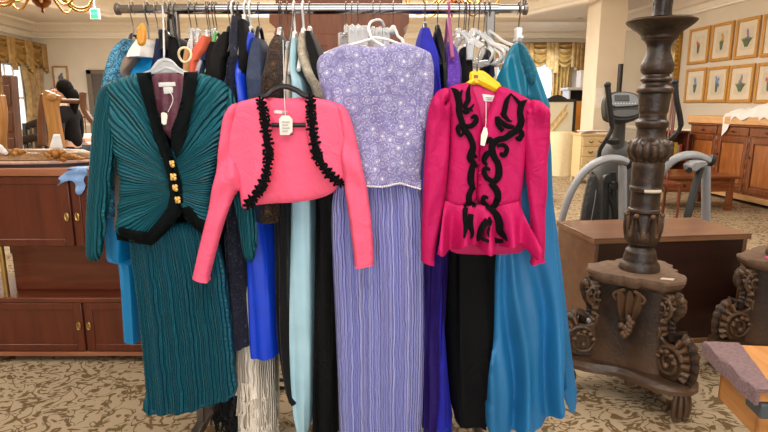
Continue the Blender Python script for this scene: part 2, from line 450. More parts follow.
# curtains: gold swag valance and side panels
m_gold = plain('gold_damask', (146, 112, 58), .5, var=.4, scale=9, sheen=.3, bmp=.3, bscale=40)
m_golddk = plain('gold_damask_dark_tassel', (110, 78, 40), .6, var=.3)
def curtain(name, label, P, x0, x1, zt, panels, nsw, depth, drop, zb):
    """P(x, d, z) maps wall coordinates to the room"""
    r = thing(name, label, 'curtain', P((x0+x1)/2, .15, zb), 'gold swagged curtains')
    def fold(xa, xb, z0, z1, nf, nm, gather):
        g = G(); R = []
        for j in range(15):
            v = j/14; z = z1+(z0-z1)*v; row = []; sq = 1-gather*sin(pi*min(1, v*1.1))**2
            for i in range(60):
                u = i/59; x = (xa+xb)/2+(u-.5)*(xb-xa)*sq
                row.append(P(x, .13+.05*sin(u*nf*2*pi)+.015*sin(u*nf*5+v*4), z))
            bk = [P((xa+xb)/2+(u-.5)*(xb-xa)*sq, .06, z) for u in np.linspace(1, 0, 20)]
            R.append(row+bk)
        return g.rings(R).build(nm, m_gold, r)
    for xa, xb in panels: fold(xa, xb, zb, zt-.1, 4+int(abs(xb-xa)*3), 'curtain_panel', .25)
    w = (x1-x0)/nsw
    for k in range(nsw):
        g = G(); R = []
        for j in range(13):
            v = j/12; row = []
            for i in range(25):
                u = i/24; sag = sin(pi*u)**.8
                z = zt-v*(drop*.35+drop*.65*sag)
                row.append(P(x0+w*(k+u), .2+.05*sin(v*9*pi)*sag+.05*sag, z))
            R.append(row+[P(x0+w*(k+u), .12, row[0][2] if False else zt-v*(drop*.35+drop*.65*sin(pi*u)**.8)) for u in np.linspace(1, 0, 12)])
        g.rings(R).build('swag', m_gold, r)
    for k in range(nsw+1):
        g = G(); x = x0+w*k
        for q in range(3):
            g.rings([[P(x+(q-1)*.09+.07*cos(a), .25+.05*sin(a), z) for a in np.linspace(0, 2*pi, 12)[:-1]] for z in np.linspace(zt+.02, zt-drop*(1.0+.12*q), 6)])
        g.build('jabot', m_gold, r)
    g = G()
    pts = [P(x0-.05, .1, zt+.02), P(x1+.05, .1, zt+.02)]
    g.tube(pts, .03).build('curtain_rod', m_golddk, r)
    return r
PB = lambda x, d, z: Vector((x, YF-.06-d, z))
PLw = lambda y, d, z: ML @ Vector((d+.06, y, z))
ca = at(500, 45, YF); cb = at(573, 68, YF)
curtain('curtain', 'gold swagged curtain over the blue lit window on the far wall', PB, ca.x, cb.x, ca.z, [(cb.x-.62, cb.x-.05), (ca.x, ca.x+.5)], 3, .1, ca.z-cb.z, at(560, 128, YF).z)
lc = onwall(MLi, -25, 42); ld = onwall(MLi, 33, 66)
curtain('curtain', 'gold swagged curtain on the left wall, behind the woman in black', PLw, lc.y, ld.y, ld.z+.5, [(ld.y-.85, ld.y+.1), (lc.y, lc.y+.5)], 3, .1, .55, .35)
# exit sign
ea = at(90, 9, 10); eb = at(98.6, 18.6, 10)
r = thing('exit_sign', 'green lit exit sign hanging under the ceiling cornice', 'sign', ((ea.x+eb.x)/2, 10.03, eb.z))
B('housing', plain('sign_housing', (190, 190, 180), .4), r, (ea.x-.01, eb.x+.01, 10.0, 10.06, eb.z-.01, ea.z+.01))
G().box(ea.x+.005, eb.x-.005, 9.994, 10.001, eb.z+.002, ea.z-.002).build('lit_face', emit('exit_green', (8, 180, 90), .55), r)
B('stem', plain('sign_stem', (200, 195, 185), .4), r, ((ea.x+eb.x)/2-.01, (ea.x+eb.x)/2+.01, 10.02, 10.04, ea.z, ZC+.38))
def text(body, name, size, loc, m, parent, rx=pi/2, rz=0, ext=.001):
    c = bpy.data.curves.new(name, 'FONT'); c.body = body; c.size = size; c.align_x = 'CENTER'; c.align_y = 'CENTER'; c.extrude = ext
    o = bpy.data.objects.new(name, c); COL.objects.link(o); o.parent = parent
    bpy.context.view_layer.update(); me = bpy.data.meshes.new_from_object(o.evaluated_get(bpy.context.evaluated_depsgraph_get())); bpy.data.objects.remove(o)
    o = bpy.data.objects.new(name, me); COL.objects.link(o); o.parent = parent; me.materials.append(m)
    o.location = Vector(loc)-wloc(parent); o.rotation_euler = (rx, 0, rz); return o
text('EXIT', 'lettering', .062, ((ea.x+eb.x)/2, 9.992, (ea.z+eb.z)/2), emit('exit_letter', (90, 225, 150), .6), r)
# downlight in the soffit at the far right
dz = onz(579, 18, ZC)
r = thing('ceiling_downlight', 'small round recessed downlight in the soffit near the column', 'ceiling light', (dz.x, dz.y, ZC-.01))
G().lathe([(.09, 0), (.09, .012), (.07, .012), (.065, 0)], (dz.x, dz.y, ZC-.012), 24).build('trim_ring', m_trim, r)
G().lathe([(.062, 0), (.062, .006)], (dz.x, dz.y, ZC-.008), 24).build('lamp', emit('downlight_lamp', (255, 236, 205), 6), r)
# chandeliers
m_brass = plain('polished_brass', (196, 150, 82), .25, 1, var=.15)
m_brassdk = plain('aged_brass_ball', (120, 70, 40), .3, 1, var=.15)
m_bulb = emit('candle_bulb', (255, 226, 170), 9)
def chandelier(label, c, n, R0, zceil):
    r = thing('chandelier', label, 'chandelier', c, 'brass candle chandeliers'); x, y, z = c
    G().lathe([(.004, 0), (.018, .015), (.008, .03), (.012, .045), (.05, .06), (.085, .1), (.09, .14), (.06, .19), (.025, .21), (.03, .26), (.05, .3), (.03, .34), (.015, .38), (.02, .5), (.045, .55), (.02, .6), (.01, .62), (.01, zceil-z)], c, 20).build('central_stem', m_brassdk, r)
    for k in range(n):
        a = 2*pi*k/n+.2; d = Vector((cos(a), sin(a), 0)); C = Vector(c)
        pts = [C+d*.03+Vector((0, 0, .2)), C+d*.12+Vector((0, 0, .24)), C+d*.2*R0/.45+Vector((0, 0, .14)), C+d*R0*.68+Vector((0, 0, .06)), C+d*R0*.9+Vector((0, 0, .08)), C+d*R0+Vector((0, 0, .17)), C+d*R0*.97+Vector((0, 0, .25)), C+d*R0*.99+Vector((0, 0, .29))]
        am = G().tube(smoothpath([tuple(p) for p in pts], 6), .013, 8).build('arm', m_brass, r)
        q = C+d*R0*.99+Vector((0, 0, .28))
        G().lathe([(.008, 0), (.05, .015), (.055, .02), (.012, .03), (.014, .1)], q, 14).build('candle_cup', m_brass, am)
        G().lathe([(.01, 0), (.017, .025), (.012, .05), (.002, .08)], q+Vector((0, 0, .1)), 10).build('bulb', m_bulb, am)
    return r
cp = at(43, 13, 6.0)
chandelier('brass chandelier at the upper left, above the woman in black', tuple(cp), 10, .48, ZC+.38)
cp2 = at(452, 3, 7.5)
chandelier('brass chandelier partly hidden behind the clothes rail', (cp2.x, 7.5, cp2.z-.16), 10, .6, ZC+.38)

# ================================================================ RIGHT WALL: prints, buffet, table
m_frame = wood('gilt_print_frame', (172, 118, 40), (205, 150, 62), 10, 'Z', .35)
m_mat = plain('cream_mat_board', (226, 212, 188), .8, var=.03)
m_paper = plain('botanical_paper', (214, 202, 178), .8, var=.06)
m_green = plain('printed_leaf_green', (96, 112, 80), .8, var=.25, scale=40)
m_glass = None
def glassmat():
    m = bpy.data.materials.new('picture_glass'); m.use_nodes = True; t = m.node_tree; t.nodes.clear()
    o = N(t, 'ShaderNodeOutputMaterial'); mx = N(t, 'ShaderNodeMixShader'); tr = N(t, 'ShaderNodeBsdfTransparent'); gl = N(t, 'ShaderNodeBsdfGlossy')
    gl.inputs['Roughness'].default_value = .05; mx.inputs[0].default_value = .05; L(t, tr.outputs[0], mx.inputs[1]); L(t, gl.outputs[0], mx.inputs[2]); L(t, mx.outputs[0], o.inputs['Surface']); return m
m_glass = glassmat()
blooms = {'red': (196, 84, 80), 'yellow': (208, 160, 70), 'mauve': (140, 124, 150), 'pink': (205, 140, 120), 'blue': (110, 140, 190), 'rose': (190, 90, 90)}
def print_pic(label, x0, x1, yt0, yt1, yb0, yb1, bloom, kind, extra=None):
    a = onwall(MRi, x0, (yt0+yb0)/2); b = onwall(MRi, x1, (yt1+yb1)/2)
    zt = (onwall(MRi, x0, yt0).z+onwall(MRi, x1, yt1).z)/2; zb = (onwall(MRi, x0, yb0).z+onwall(MRi, x1, yb1).z)/2
    y0, y1 = min(a.y, b.y), max(a.y, b.y); w = .05
    r = thing('framed_print', label, 'framed print', MR @ Vector((-.02, (y0+y1)/2, zb)), 'botanical prints on the right wall')
    def bx(name, m, *bs, **k):
        g = G()
        for q in bs: g.box(*q, M=MR)
        return g.build(name, m, r, **k)
    bx('frame', m_frame, (-.04, -.004, y0, y0+w, zb, zt), (-.04, -.004, y1-w, y1, zb, zt), (-.04, -.004, y0+w, y1-w, zb, zb+w), (-.04, -.004, y0+w, y1-w, zt-w, zt), bevel=.008)
    bx('mat_board', m_mat, (-.02, -.006, y0+w, y1-w, zb+w, zt-w))
    iw = (y1-y0)*.24; ih = (zt-zb)*.22
    bx('print_sheet', m_paper, (-.022, -.0195, y0+iw, y1-iw, zb+ih, zt-ih))
    yc = (y0+y1)/2; zc = (zb+zt)/2; H = (zt-zb)*.42; g = G(); g2 = G(); rnd = random.Random(int(x0))
    nl = {'tulip': 3, 'aloe': 7, 'stem': 4, 'water': 3}[kind]
    for k in range(nl):
        s = (k-(nl-1)/2)*(.34 if kind == 'aloe' else .22); ln = H*(.62-.12*abs(s))
        pts = [Vector((-.024, yc+s*.02, zc-H*.5)), Vector((-.024, yc+s*ln*.35, zc-H*.5+ln*.5)), Vector((-.024, yc+s*ln*.9, zc-H*.5+ln))]
        P = [MR @ Vector(p) for p in smoothpath([tuple(p) for p in pts], 6)]
        g.tube(P, [.004+.012*sin(pi*min(1, .15+i/len(P)*.9)) for i in range(len(P))], 6, flat=.9)
    for k in range(7 if kind != 'tulip' else 4):
        v = k/6; yy = yc+rnd.uniform(-.025, .025)*(1.5 if kind == 'water' else 1)+(.06*v if kind == 'tulip' else 0)
        g2.ell(MR @ Vector((-.025, yy, zc-H*.05+H*.5*v)), (.003, .03*(1.1-v*.5), .035), 8, 6, MR.to_3x3())
    g.build('printed_leaves', m_green, r)
    g2.build('printed_flower', plain('printed_'+bloom, blooms[bloom], .8, var=.3, scale=30), r)
    bx('glass', m_glass, (-.032, -.031, y0+w*.8, y1-w*.8, zb+w*.8, zt-w*.8))
    return r
print_pic('gilt framed print of a red curving flower, first in the top row', 690, 710, 29.5, 26.5, 64, 63.5, 'red', 'tulip')
print_pic('gilt framed print of a golden flower, second in the top row', 712.5, 734, 25, 21, 61.5, 60, 'yellow', 'stem')
print_pic('gilt framed print of a mauve spiked plant, third in the top row', 737, 760.5, 20.5, 15.5, 59.5, 57, 'mauve', 'aloe')
print_pic('gilt framed print cut by the photo edge, last in the top row', 764, 792, 15, 9, 57, 54, 'pink', 'stem')
print_pic('gilt framed print with a blue reflection, first in the lower row', 686.5, 706.5, 69.5, 67.5, 102.5, 102.5, 'blue', 'stem')
print_pic('gilt framed print of pale blue flowers, second in the lower row', 707.5, 729, 67.5, 66, 102.5, 102.5, 'blue', 'water')
print_pic('gilt framed print of a grey spiky plant, third in the lower row', 730, 754.5, 66, 63.5, 102.5, 102.8, 'mauve', 'aloe')
print_pic('gilt framed print with a red bloom, last in the lower row', 757, 784, 63.5, 61, 103, 103, 'rose', 'tulip')
# gilt mirror sliver behind the candlestick
a = onwall(MRi, 681, 60); b = onwall(MRi, 650, 60); zt = onwall(MRi, 680, 33).z; zb = onwall(MRi, 677, 98).z
m_gilt = plain('carved_gilt', (176, 130, 48), .35, .6, var=.35, scale=50, bmp=.8, bscale=70)
r = thing('wall_mirror', 'tall carved gilt wall mirror mostly behind the bronze candlestick', 'mirror', MR @ Vector((-.03, (a.y+b.y)/2, zb)))
g = G(); y0, y1 = min(a.y, b.y), max(a.y, b.y)
g.box(-.06, -.005, y0, y0+.12, zb, zt, M=MR); g.box(-.06, -.005, y1-.12, y1, zb, zt, M=MR); g.box(-.06, -.005, y0, y1, zb, zb+.12, M=MR); g.box(-.06, -.005, y0, y1, zt-.12, zt, M=MR)
for k in range(14):
    g.ell(MR @ Vector((-.065, y0+.06, zb+(zt-zb)*(k+.5)/14)), (.02, .05, .05), 8, 6)
g.build('frame', m_gilt, r, bevel=.012)
G().box(-.02, -.008, y0+.1, y1-.1, zb+.1, zt-.1, M=MR).build('mirror_glass', plain('mirror_silver', (210, 210, 205), .03, 1), r)
# buffet (sideboard)
m_bw = wood('buffet_wood', (98, 48, 20), (134, 74, 34), 5, 'Z', .35, .2)
m_bwl = wood('buffet_panel_wood', (128, 70, 28), (164, 98, 46), 5, 'Z', .35, .2)
m_btop = wood('buffet_pale_top', (196, 146, 92), (218, 172, 118), 5, 'Y', .4, .2)
D = .56
f0 = onwall(MRi, 684.5, 190, -D); YB0 = f0.y; zt = onwall(MRi, 692, 115.5, -D).z
YB1 = YB0-4.2; NB = 6
r = thing('sideboard', 'long wooden sideboard with panelled doors along the right wall, cloth on top', 'sideboard', MR @ Vector((-D/2, (YB0+YB1)/2, 0)))
def wbx(name, m, par, *bs, **k):
    g = G()
    for q in bs: g.box(*q, M=MR)
    return g.build(name, m, par, **k)
wbx('body', m_bw, r, (-D, -.02, YB1, YB0, .12, zt-.08), bevel=.006)
wbx('plinth', m_btop, r, (-D-.05, -.02, YB1-.03, YB0+.03, .05, .13), bevel=.012)
wbx('top', m_btop, r, (-D-.05, -.01, YB1-.04, YB0+.04, zt-.115, zt), bevel=.008)
wbx('cornice', m_bw, r, (-D-.04, -.02, YB1-.03, YB0+.03, zt-.15, zt-.115), bevel=.012)
m_knob = plain('dark_knob', (52, 28, 16), .3)
wb = (YB0-YB1)/NB
for k in range(NB):
    ya = YB0-wb*(k+1)+.03; yb = YB0-wb*k-.03
    d = wbx('drawer', m_bw, r, (-D-.018, -D, ya, yb, zt-.28, zt-.16), bevel=.008)
    g = G().ell(MR @ Vector((-D-.03, (ya+yb)/2, zt-.22)), (.015, .05, .014)); g.build('drawer_pull', m_knob, d)
    d = wbx('door', m_bw, r, (-D-.02, -D, ya, ya+.07, .17, zt-.3), (-D-.02, -D, yb-.07, yb, .17, zt-.3), (-D-.02, -D, ya+.07, yb-.07, .17, .25), (-D-.02, -D, ya+.07, yb-.07, zt-.38, zt-.3), bevel=.006)
    wbx('door_panel', m_bwl, d, (-D-.008, -D+.004, ya+.09, yb-.09, .27, zt-.4), bevel=.01)
    G().ell(MR @ Vector((-D-.03, yb-.035, .68)), (.012, .012, .018)).build('door_knob', m_knob, d)
for k in range(NB+1):
    yk = YB0-wb*k
    g = G().tube([MR @ Vector((-D-.005, yk, z)) for z in np.linspace(.14, zt-.3, 20)], [.022+.008*sin(i*1.9) for i in range(20)], 10); g.build('turned_post', m_bw, r)
# white cloth on the sideboard
m_white = fabric('white_linen', (232, 228, 224), .85, .1, .04)
g = G(); R = []
y0 = onwall(MRi, 727, 115, -D).y; y1 = YB1+1.8; ny = 44; nx = 26
rnd = random.Random(3)
for j in range(ny):
    v = j/(ny-1); y = y0+(y1-y0)*v; row = []; hang = .3*max(0, 1-v/.1)**.6+.02+.05*sin(v*17)**2
    for i in range(nx):
        u = i/(nx-1); s = u*(.42+hang); hump = .11+.09*noise.noise((y*3, s*6, 2))+.03*noise.noise((y*9, s*14, 5))+.05*sin(min(1, v*3)*pi/2)*(1-u)
        if s < .42: p = (-.14-s-.03, y, zt+hump*min(1, .3+v*4))
        else: p = (-D-.065-.02*sin(y*11), y, zt+.02-(s-.42))
        row.append(p)
    R.append([MR @ Vector(p) for p in row]+[MR @ Vector((p[0]+.006, p[1], max(p[2]-.012, zt+.002) if p[0] > -D-.05 else p[2])) for p in reversed(row)])
g.rings(R); o = g.build('white_cloth', m_white)
tag(o, 'crumpled white cloth thrown over the top of the long wooden sideboard', 'cloth')
# side table with drawer in front of the sideboard
m_tb = wood('side_table_wood', (96, 46, 20), (140, 76, 34), 6, 'X', .3, .3)
tf = onz(725, 210, 0); th = .62
r = thing('side_table', 'low wooden side table with one drawer, in front of the sideboard', 'table', (tf.x, tf.y, 0))
p1 = at(730, 175.5, tf.y).z; th = p1
def tbx(name, *bs, par=None, m=m_tb, bevel=.006):
    g = G()
    for q in bs: g.box(*q)
    return g.build(name, m, par or r, bevel=bevel)
tx1 = tf.x+.06; tx0 = at(654, 174, tf.y).x; ty0 = tf.y-.05; ty1 = tf.y+.75
tbx('tabletop', (tx0-.05, tx1+.05, ty0-.05, ty1+.05, th-.035, th))
tbx('apron', (tx0, tx1, ty0+.01, ty1-.01, th-.22, th-.035))
d = tbx('drawer', (tx0+.15, tx0+.65, ty0-.01, ty0+.02, th-.2, th-.06)); G().ell((tx0+.4, ty0-.02, th-.13), (.02, .02, .02)).build('drawer_knob', m_knob, d)
for x in (tx0, tx1-.07):
    for y in (ty0, ty1-.07): tbx('leg', (x, x+.07, y, y+.07, 0, th-.03))
# dark red bookshelf end behind the candlestick, with books
sx = at(668, 150, 9.4); sx2 = at(690, 150, 9.4)
m_red = wood('red_brown_shelf', (84, 36, 20), (116, 54, 30), 6, 'X', .4)
r = thing('low_bookshelf', 'low red-brown bookshelf between the candlestick and the sideboard', 'bookshelf', ((sx.x+sx2.x)/2, 9.6, 0))
x0, x1 = sx.x-.4, sx2.x-.02; zt2 = at(680, 131, 9.4).z
tbx('side', (x0, x0+.03, 9.4, 9.75, 0, zt2), par=r, m=m_red); tbx('side', (x1-.03, x1, 9.4, 9.75, 0, zt2), par=r, m=m_red)
for z in (.08, zt2*.5, zt2-.03): tbx('shelf', (x0+.03, x1-.03, 9.4, 9.75, z, z+.03), par=r, m=m_red)
tbx('back_panel', (x0+.03, x1-.03, 9.73, 9.75, .1, zt2-.03), par=r, m=m_red)
bcol = [(176, 150, 110), (150, 60, 44), (200, 188, 168), (90, 70, 60), (120, 40, 34), (190, 170, 60)]
x = x0+.05; k = 0
while x < x1-.1:
    w = .035+.02*((k*7) % 3)/2; hgt = .24+.04*((k*5) % 4)/3
    o = B('book', plain('book_cover', bcol[k % 6], .6), None, (x, x+w-.004, 9.46, 9.66, zt2*.5+.031, zt2*.5+.031+hgt), bevel=.003)
    tag(o, '%s upright book, %s from the left on the low red-brown bookshelf' % (('tan', 'brick red', 'cream', 'brown', 'dark red', 'yellow')[k % 6], (['first', 'second', 'third', 'fourth', 'fifth', 'sixth', 'seventh', 'eighth', 'ninth', 'tenth', 'eleventh', 'twelfth', 'thirteenth', 'fourteenth', 'fifteenth', 'sixteenth', 'seventeenth', 'eighteenth', 'nineteenth', 'twentieth']+['further along']*30)[k]), 'book', 'books on the red-brown shelf'); x += w; k += 1
# bow-back chair seen between candlestick and handlebar
m_ch = wood('mahogany_chair', (84, 34, 18), (128, 60, 32), 6, 'Z', .3, .3)
c0 = at(662, 130, 7.2)
r = thing('wooden_chair', 'red-brown slat-back chair standing behind the bronze candlestick', 'chair', (c0.x, 7.2, 0))
zs = .46; bx0 = c0.x-.22; bx1 = c0.x+.24; zt3 = at(665, 84, 7.2).z
G().slab([(bx0, 7.0), (bx1, 7.0), (bx1-.03, 7.42), (bx0+.03, 7.42)], zs-.05, zs).build('seat', m_ch, r, bevel=.01)
for x in (bx0+.03, bx1-.03):
    G().tube([(x, 7.03, 0), (x, 7.03, zs-.05)], [.014, .024], 8).build('leg', m_ch, r)
    G().tube(smoothpath([(x, 7.4, 0), (x, 7.38, zs), (x+.03, 7.42, zs+.3), (x+.1, 7.55, zt3)], 5), .02, 8).build('leg', m_ch, r)
for k in range(4):
    x = bx0+.09+k*.1
    G().tube(smoothpath([(x, 7.39, zs), (x+.01, 7.4, zs+.3), (x+.1, 7.54, zt3-.03)], 6), .013, 8).build('slat', m_ch, r)
G().tube(smoothpath([(bx0+.11, 7.55, zt3-.02), (c0.x+.1, 7.58, zt3+.04), (bx1+.09, 7.55, zt3-.02)], 6), .026, 8).build('top_rail', m_ch, r)
# pinned paper on column, black post on the column's edge
o = B('pinned_notice', plain('notice_paper', (236, 230, 220), .8), None, (cx0+.02, cx0+.17, 10.99, 10.999, at(594, 108, 11).z, at(594, 88, 11).z), bevel=0)
tag(o, 'sheet of white paper pinned to the cream column', 'paper notice')
pz = at(621, 64, 10.4)
o = G().tube([(pz.x, 10.4, 0), (pz.x, 10.4, pz.z)], .045, 12).build('floor_lamp', plain('black_post', (34, 32, 32), .4)); tag(o, 'slim black upright post standing in front of the cream column', 'post')

# ================================================================ FAR RIGHT CLUTTER
m_cream = wood('cream_painted_wood', (204, 176, 124), (224, 200, 152), 8, 'X', .5, .1)
def chest():
    fy = 10.35; a = at(581.5, 134, fy); b = at(600, 134, fy); zt = a.z
    r = thing('small_dresser', 'small cream painted dresser with four drawers, papers on top', 'dresser', ((a.x+b.x)/2, fy+.2, 0))
    x0, x1 = a.x, b.x+.2
    B('body', m_cream, r, (x0, x1, fy, fy+.45, .1, zt-.03)); B('top', m_cream, r, (x0-.02, x1+.02, fy-.02, fy+.47, zt-.03, zt))
    for x in (x0, x1-.05):
        for y in (fy, fy+.4): B('leg', m_cream, r, (x, x+.05, y, y+.05, 0, .1))
    h = (zt-.15)/4
    for k in range(4):
        d = B('drawer', m_cream, r, (x0+.03, x1-.03, fy-.015, fy+.01, .11+h*k+.01, .11+h*(k+1)-.01), bevel=.008)
        for x in (x0+.18, x1-.18): G().tube(smoothpath([(x-.04, fy-.02, .11+h*(k+.55)), (x, fy-.035, .11+h*(k+.4)), (x+.04, fy-.02, .11+h*(k+.55))], 4), .008, 6).build('drawer_pull', m_brassdk, d)
    pc = [(232, 222, 208), (196, 170, 140), (226, 214, 200), (150, 100, 80), (240, 234, 226)]
    lb_ = ['white magazine at the bottom of the stack on the cream dresser', 'tan folder in the stack on the cream dresser', 'cream magazine midway up the stack on the cream dresser', 'brown folder near the top of the stack on the cream dresser', 'white sheet on top of the stack on the cream dresser']
    for k in range(5):
        M = Matrix.Translation((x0+.28, fy+.2, 0)) @ Matrix.Rotation(.15*(k-2), 4, 'Z')
        o = B('magazine', plain('paper_stack', pc[k], .7), None, (-.24, .24, -.16, .16, zt+.012*k+.001, zt+.012*k+.012), bevel=0, M=M)
        tag(o, lb_[k], 'magazine', 'papers on the cream dresser')
chest()
# round stand under a cream cloth
a = at(564, 132, 11.6); r0 = mpp(150, 11.6)*12
def drape(r, z, t): return r*(1+.035*sin(9*t)*(1-(z/a.z)) if z < a.z-.01 else 1)
o = G().lathe([(r0*1.08, .002), (r0*1.05, .2), (r0, a.z*.6), (r0*.97, a.z-.02), (r0*.94, a.z), (.01, a.z+.002)], (a.x, 11.7, 0), 40, drape).build('draped_table', plain('cream_cloth', (222, 206, 168), .8, var=.05), origin=(a.x, 11.7, 0))
tag(o, 'small round table under a floor-length cream cloth beside the dresser', 'table')
# black framed picture leaning behind it
fy = 11.9; a = at(538, 99, fy); b = at(572, 175, fy)
r = thing('leaning_picture', 'large black framed pale picture with a staircase shape, leaning behind the cream draped table', 'picture', ((a.x+b.x)/2, fy, 0))
m_blk = plain('black_lacquer', (30, 24, 22), .35); z0 = .12; w = .06
B('frame', m_blk, r, (a.x, a.x+w, fy, fy+.05, z0, a.z), (b.x-w, b.x, fy, fy+.05, z0, a.z), (a.x+w, b.x-w, fy, fy+.05, z0, z0+w), (a.x+w, b.x-w, fy, fy+.05, a.z-w, a.z))
G().prism([(a.x+.18, a.z-.002), (b.x-.18, a.z-.002), (b.x-.3, a.z+.06), ((a.x+b.x)/2, a.z+.09), (a.x+.3, a.z+.06)], fy, fy+.05).build('crest', m_blk, r, bevel=.008)
B('canvas', plain('pale_canvas', (206, 200, 178), .7, var=.06, scale=4), r, (a.x+w, b.x-w, fy+.015, fy+.03, z0+w, a.z-w), bevel=0)
g = G(); 
p0 = at(543, 143, fy); p1 = at(567, 112, fy)
g.tube([(p0.x, fy+.012, p0.z), (p1.x, fy+.012, p1.z)], .03, 6); g.tube([(p0.x, fy+.012, p0.z+.2), (p1.x, fy+.012, p1.z+.15)], .015, 6)
for k in range(6):
    q = p0.lerp(p1, (k+.5)/6); g.box(q.x-.012, q.x+.012, fy+.006, fy+.014, q.z-.02, q.z+.18)
g.build('staircase_image', plain('sand_paint', (196, 164, 110), .7), r)
# foot of picture easel: brown wooden leg in front
for (x, lab) in ((547, 'short brown turned leg of a stool beside the turquoise gown'),):
    p = at(547, 178, 8.5); q = onz(547, 202, 0)
    r = thing('wooden_stool', 'dark wooden stool mostly hidden behind the turquoise gown', 'stool', (p.x-.15, 8.5, 0))
    zt_ = p.z
    G().lathe([(.19, 0), (.2, .02), (.19, .04)], (p.x-.15, 8.5, zt_-.04), 24).build('seat', m_ch, r)
    for k in range(3):
        aa = -.5+k*2*pi/3
        G().tube([(p.x-.15+.13*cos(aa), 8.5+.13*sin(aa), zt_-.04), (p.x-.15+.19*cos(aa), 8.5+.19*sin(aa), 0)], .02, 8).build('leg', m_ch, r)
# orange board and white shelf unit
fy = 12.7; a = at(573, 101, fy); b = at(588.5, 128, fy)
o = B('orange_panel', plain('orange_board', (205, 132, 40), .6, var=.05), None, (a.x, b.x, fy, fy+.04, 0, a.z)); tag(o, 'plain orange board standing upright before the dark shelf unit', 'board')
fy = 13.2; a = at(569, 90, fy); b = at(600, 90, fy)
r = thing('shelf_unit', 'shelf unit with a white top and dark compartments beside the column', 'shelf unit', ((a.x+b.x)/2, fy+.2, 0))
m_wsh = plain('white_laminate', (206, 202, 198), .5); m_dsh = plain('charcoal_interior', (44, 40, 38), .7)
B('side', m_wsh, r, (a.x, a.x+.04, fy, fy+.45, 0, a.z)); B('side', m_wsh, r, (b.x-.04, b.x, fy, fy+.45, 0, a.z))
B('top', m_wsh, r, (a.x-.05, b.x+.05, fy-.05, fy+.47, a.z, a.z+.06)); B('back_panel', m_dsh, r, (a.x+.04, b.x-.04, fy+.42, fy+.45, .02, a.z))
for k in range(4): B('shelf', m_dsh, r, (a.x+.04, b.x-.04, fy+.01, fy+.42, .05+k*a.z/4.2, .08+k*a.z/4.2))
for k in range(3):
    xx = a.x+.42+.13*k; zz = .08+3*a.z/4.2+.001
    tag(G().lathe([(.04, 0), (.045, .02), (.045, .1), (.03, .12)], (xx, fy+.12, zz), 14).build('mug', plain('mug_glaze', [(200, 190, 180), (120, 110, 100), (180, 160, 130)][k], .3)), ['pale mug, left of three on the dark shelf unit', 'grey mug in the middle on the dark shelf unit', 'tan mug, right of three on the dark shelf unit'][k], 'mug', 'mugs on the shelf unit')
a2 = at(582, 70, fy); b2 = at(591, 89, fy)
o = B('white_box', plain('white_box_card', (232, 228, 224), .6), None, (a2.x, b2.x+.1, fy+.05, fy+.35, a.z+.061, a2.z), bevel=.006); tag(o, 'white box standing on top of the shelf unit', 'box')

# ================================================================ ELLIPTICAL TRAINER
m_grey = plain('silver_grey_plastic', (140, 141, 144), .45, var=.05, bmp=.05)
m_dgrey = plain('dark_grey_shroud', (74, 74, 72), .5, var=.08)
m_rub = plain('black_rubber', (26, 26, 27), .55)
m_scr = plain('console_screen', (66, 72, 72), .25, var=.1)
EY = 4.35
r = thing('elliptical_trainer', 'grey elliptical exercise machine with black handlebars, behind the brown desk', 'exercise machine', (at(630, 200, EY).x, EY+.2, 0))
def arch(pts, post, Y0, post_w, nm):
    P = smoothpath([tuple(at(x, y, Y0+dy))+(w,) for x, y, dy, w in pts], 8); g = G()
    g.tube([p[:3] for p in P], [p[3] for p in P], 14, flat=.6); o = g.build('arched_rail', m_grey, r)
    e = P[-1]; d = Vector(P[-1][:3])-Vector(P[-4][:3]); d.normalize()
    G().tube([Vector(e[:3])-d*.02, Vector(e[:3])+d*.012, Vector(e[:3])+d*.02], [e[3]*1.06, e[3]*1.06, e[3]*.6], 14).build('end_cap', m_rub, o)
    a = at(post[0], post[1], Y0); b = at(post[2], post[3], Y0)
    bx = onz(post[2], post[3]+14, 0)
    g = G().tube([a, Vector((b.x, Y0, b.z)), Vector((b.x-.0, Y0, 0.01))], [post_w, post_w, post_w], 12, flat=.7); g.build('upright_post', m_grey, r)
    return o
arch([(545, 268, .1, .04), (557, 240, .08, .042), (563, 215, .06, .043), (572, 190, .04, .045), (586, 170, .02, .048), (603, 160, .0, .05), (618, 159, 0, .05), (629, 163, 0, .048)], (622.5, 166, 623, 235), EY, .043, 'l')
arch([(652, 200, .12, .036), (656, 185, .1, .038), (663, 171, .06, .041), (673, 160.5, .03, .043), (685, 155.5, 0, .044), (698, 155.5, 0, .044), (711, 161, 0, .044)], (706, 166, 706, 235), EY+.05, .043, 'r')
# black link arm and pivot of the right side
p0 = at(700, 168, EY-.02); p1 = at(686, 222, EY-.1)
G().tube([p0, (p0+p1)/2, p1, Vector((p1.x-.12, p1.y, .06))], .04, 10, flat=.6).build('link_arm', m_rub, r)
G().prism([*[(at(x_, y_, EY).x, at(x_, y_, EY).z) for x_, y_ in ((685, 165), (690, 160.5), (701, 160), (702, 165), (696, 167), (691, 171), (686, 170))]], EY-.08, EY+.04).build('pivot_bracket', m_grey, r, bevel=.01)
q = at(688, 170, EY-.09); G().tube([q, q+Vector((0, -.02, 0))], .022, 14).build('pivot_bolt', m_rub, r)
# shroud
g = G(); panel(g, [(604, 141), (612, 137), (626, 140), (636, 150), (640, 175), (640, 245), (578, 245), (580, 215), (587, 180), (596, 155)], EY+.45, .16, 14, .8, 3.0, smooth=1)
g.build('flywheel_shroud', m_dgrey, r)
g = G(); panel(g, [(590, 170), (598, 176), (601, 200), (598, 230), (592, 247), (579, 247), (581, 215)], EY+.27, .03, 4, .5, 2.5, smooth=1)
g.build('side_panel', plain('charcoal_side_panel', (58, 58, 57), .45), r)
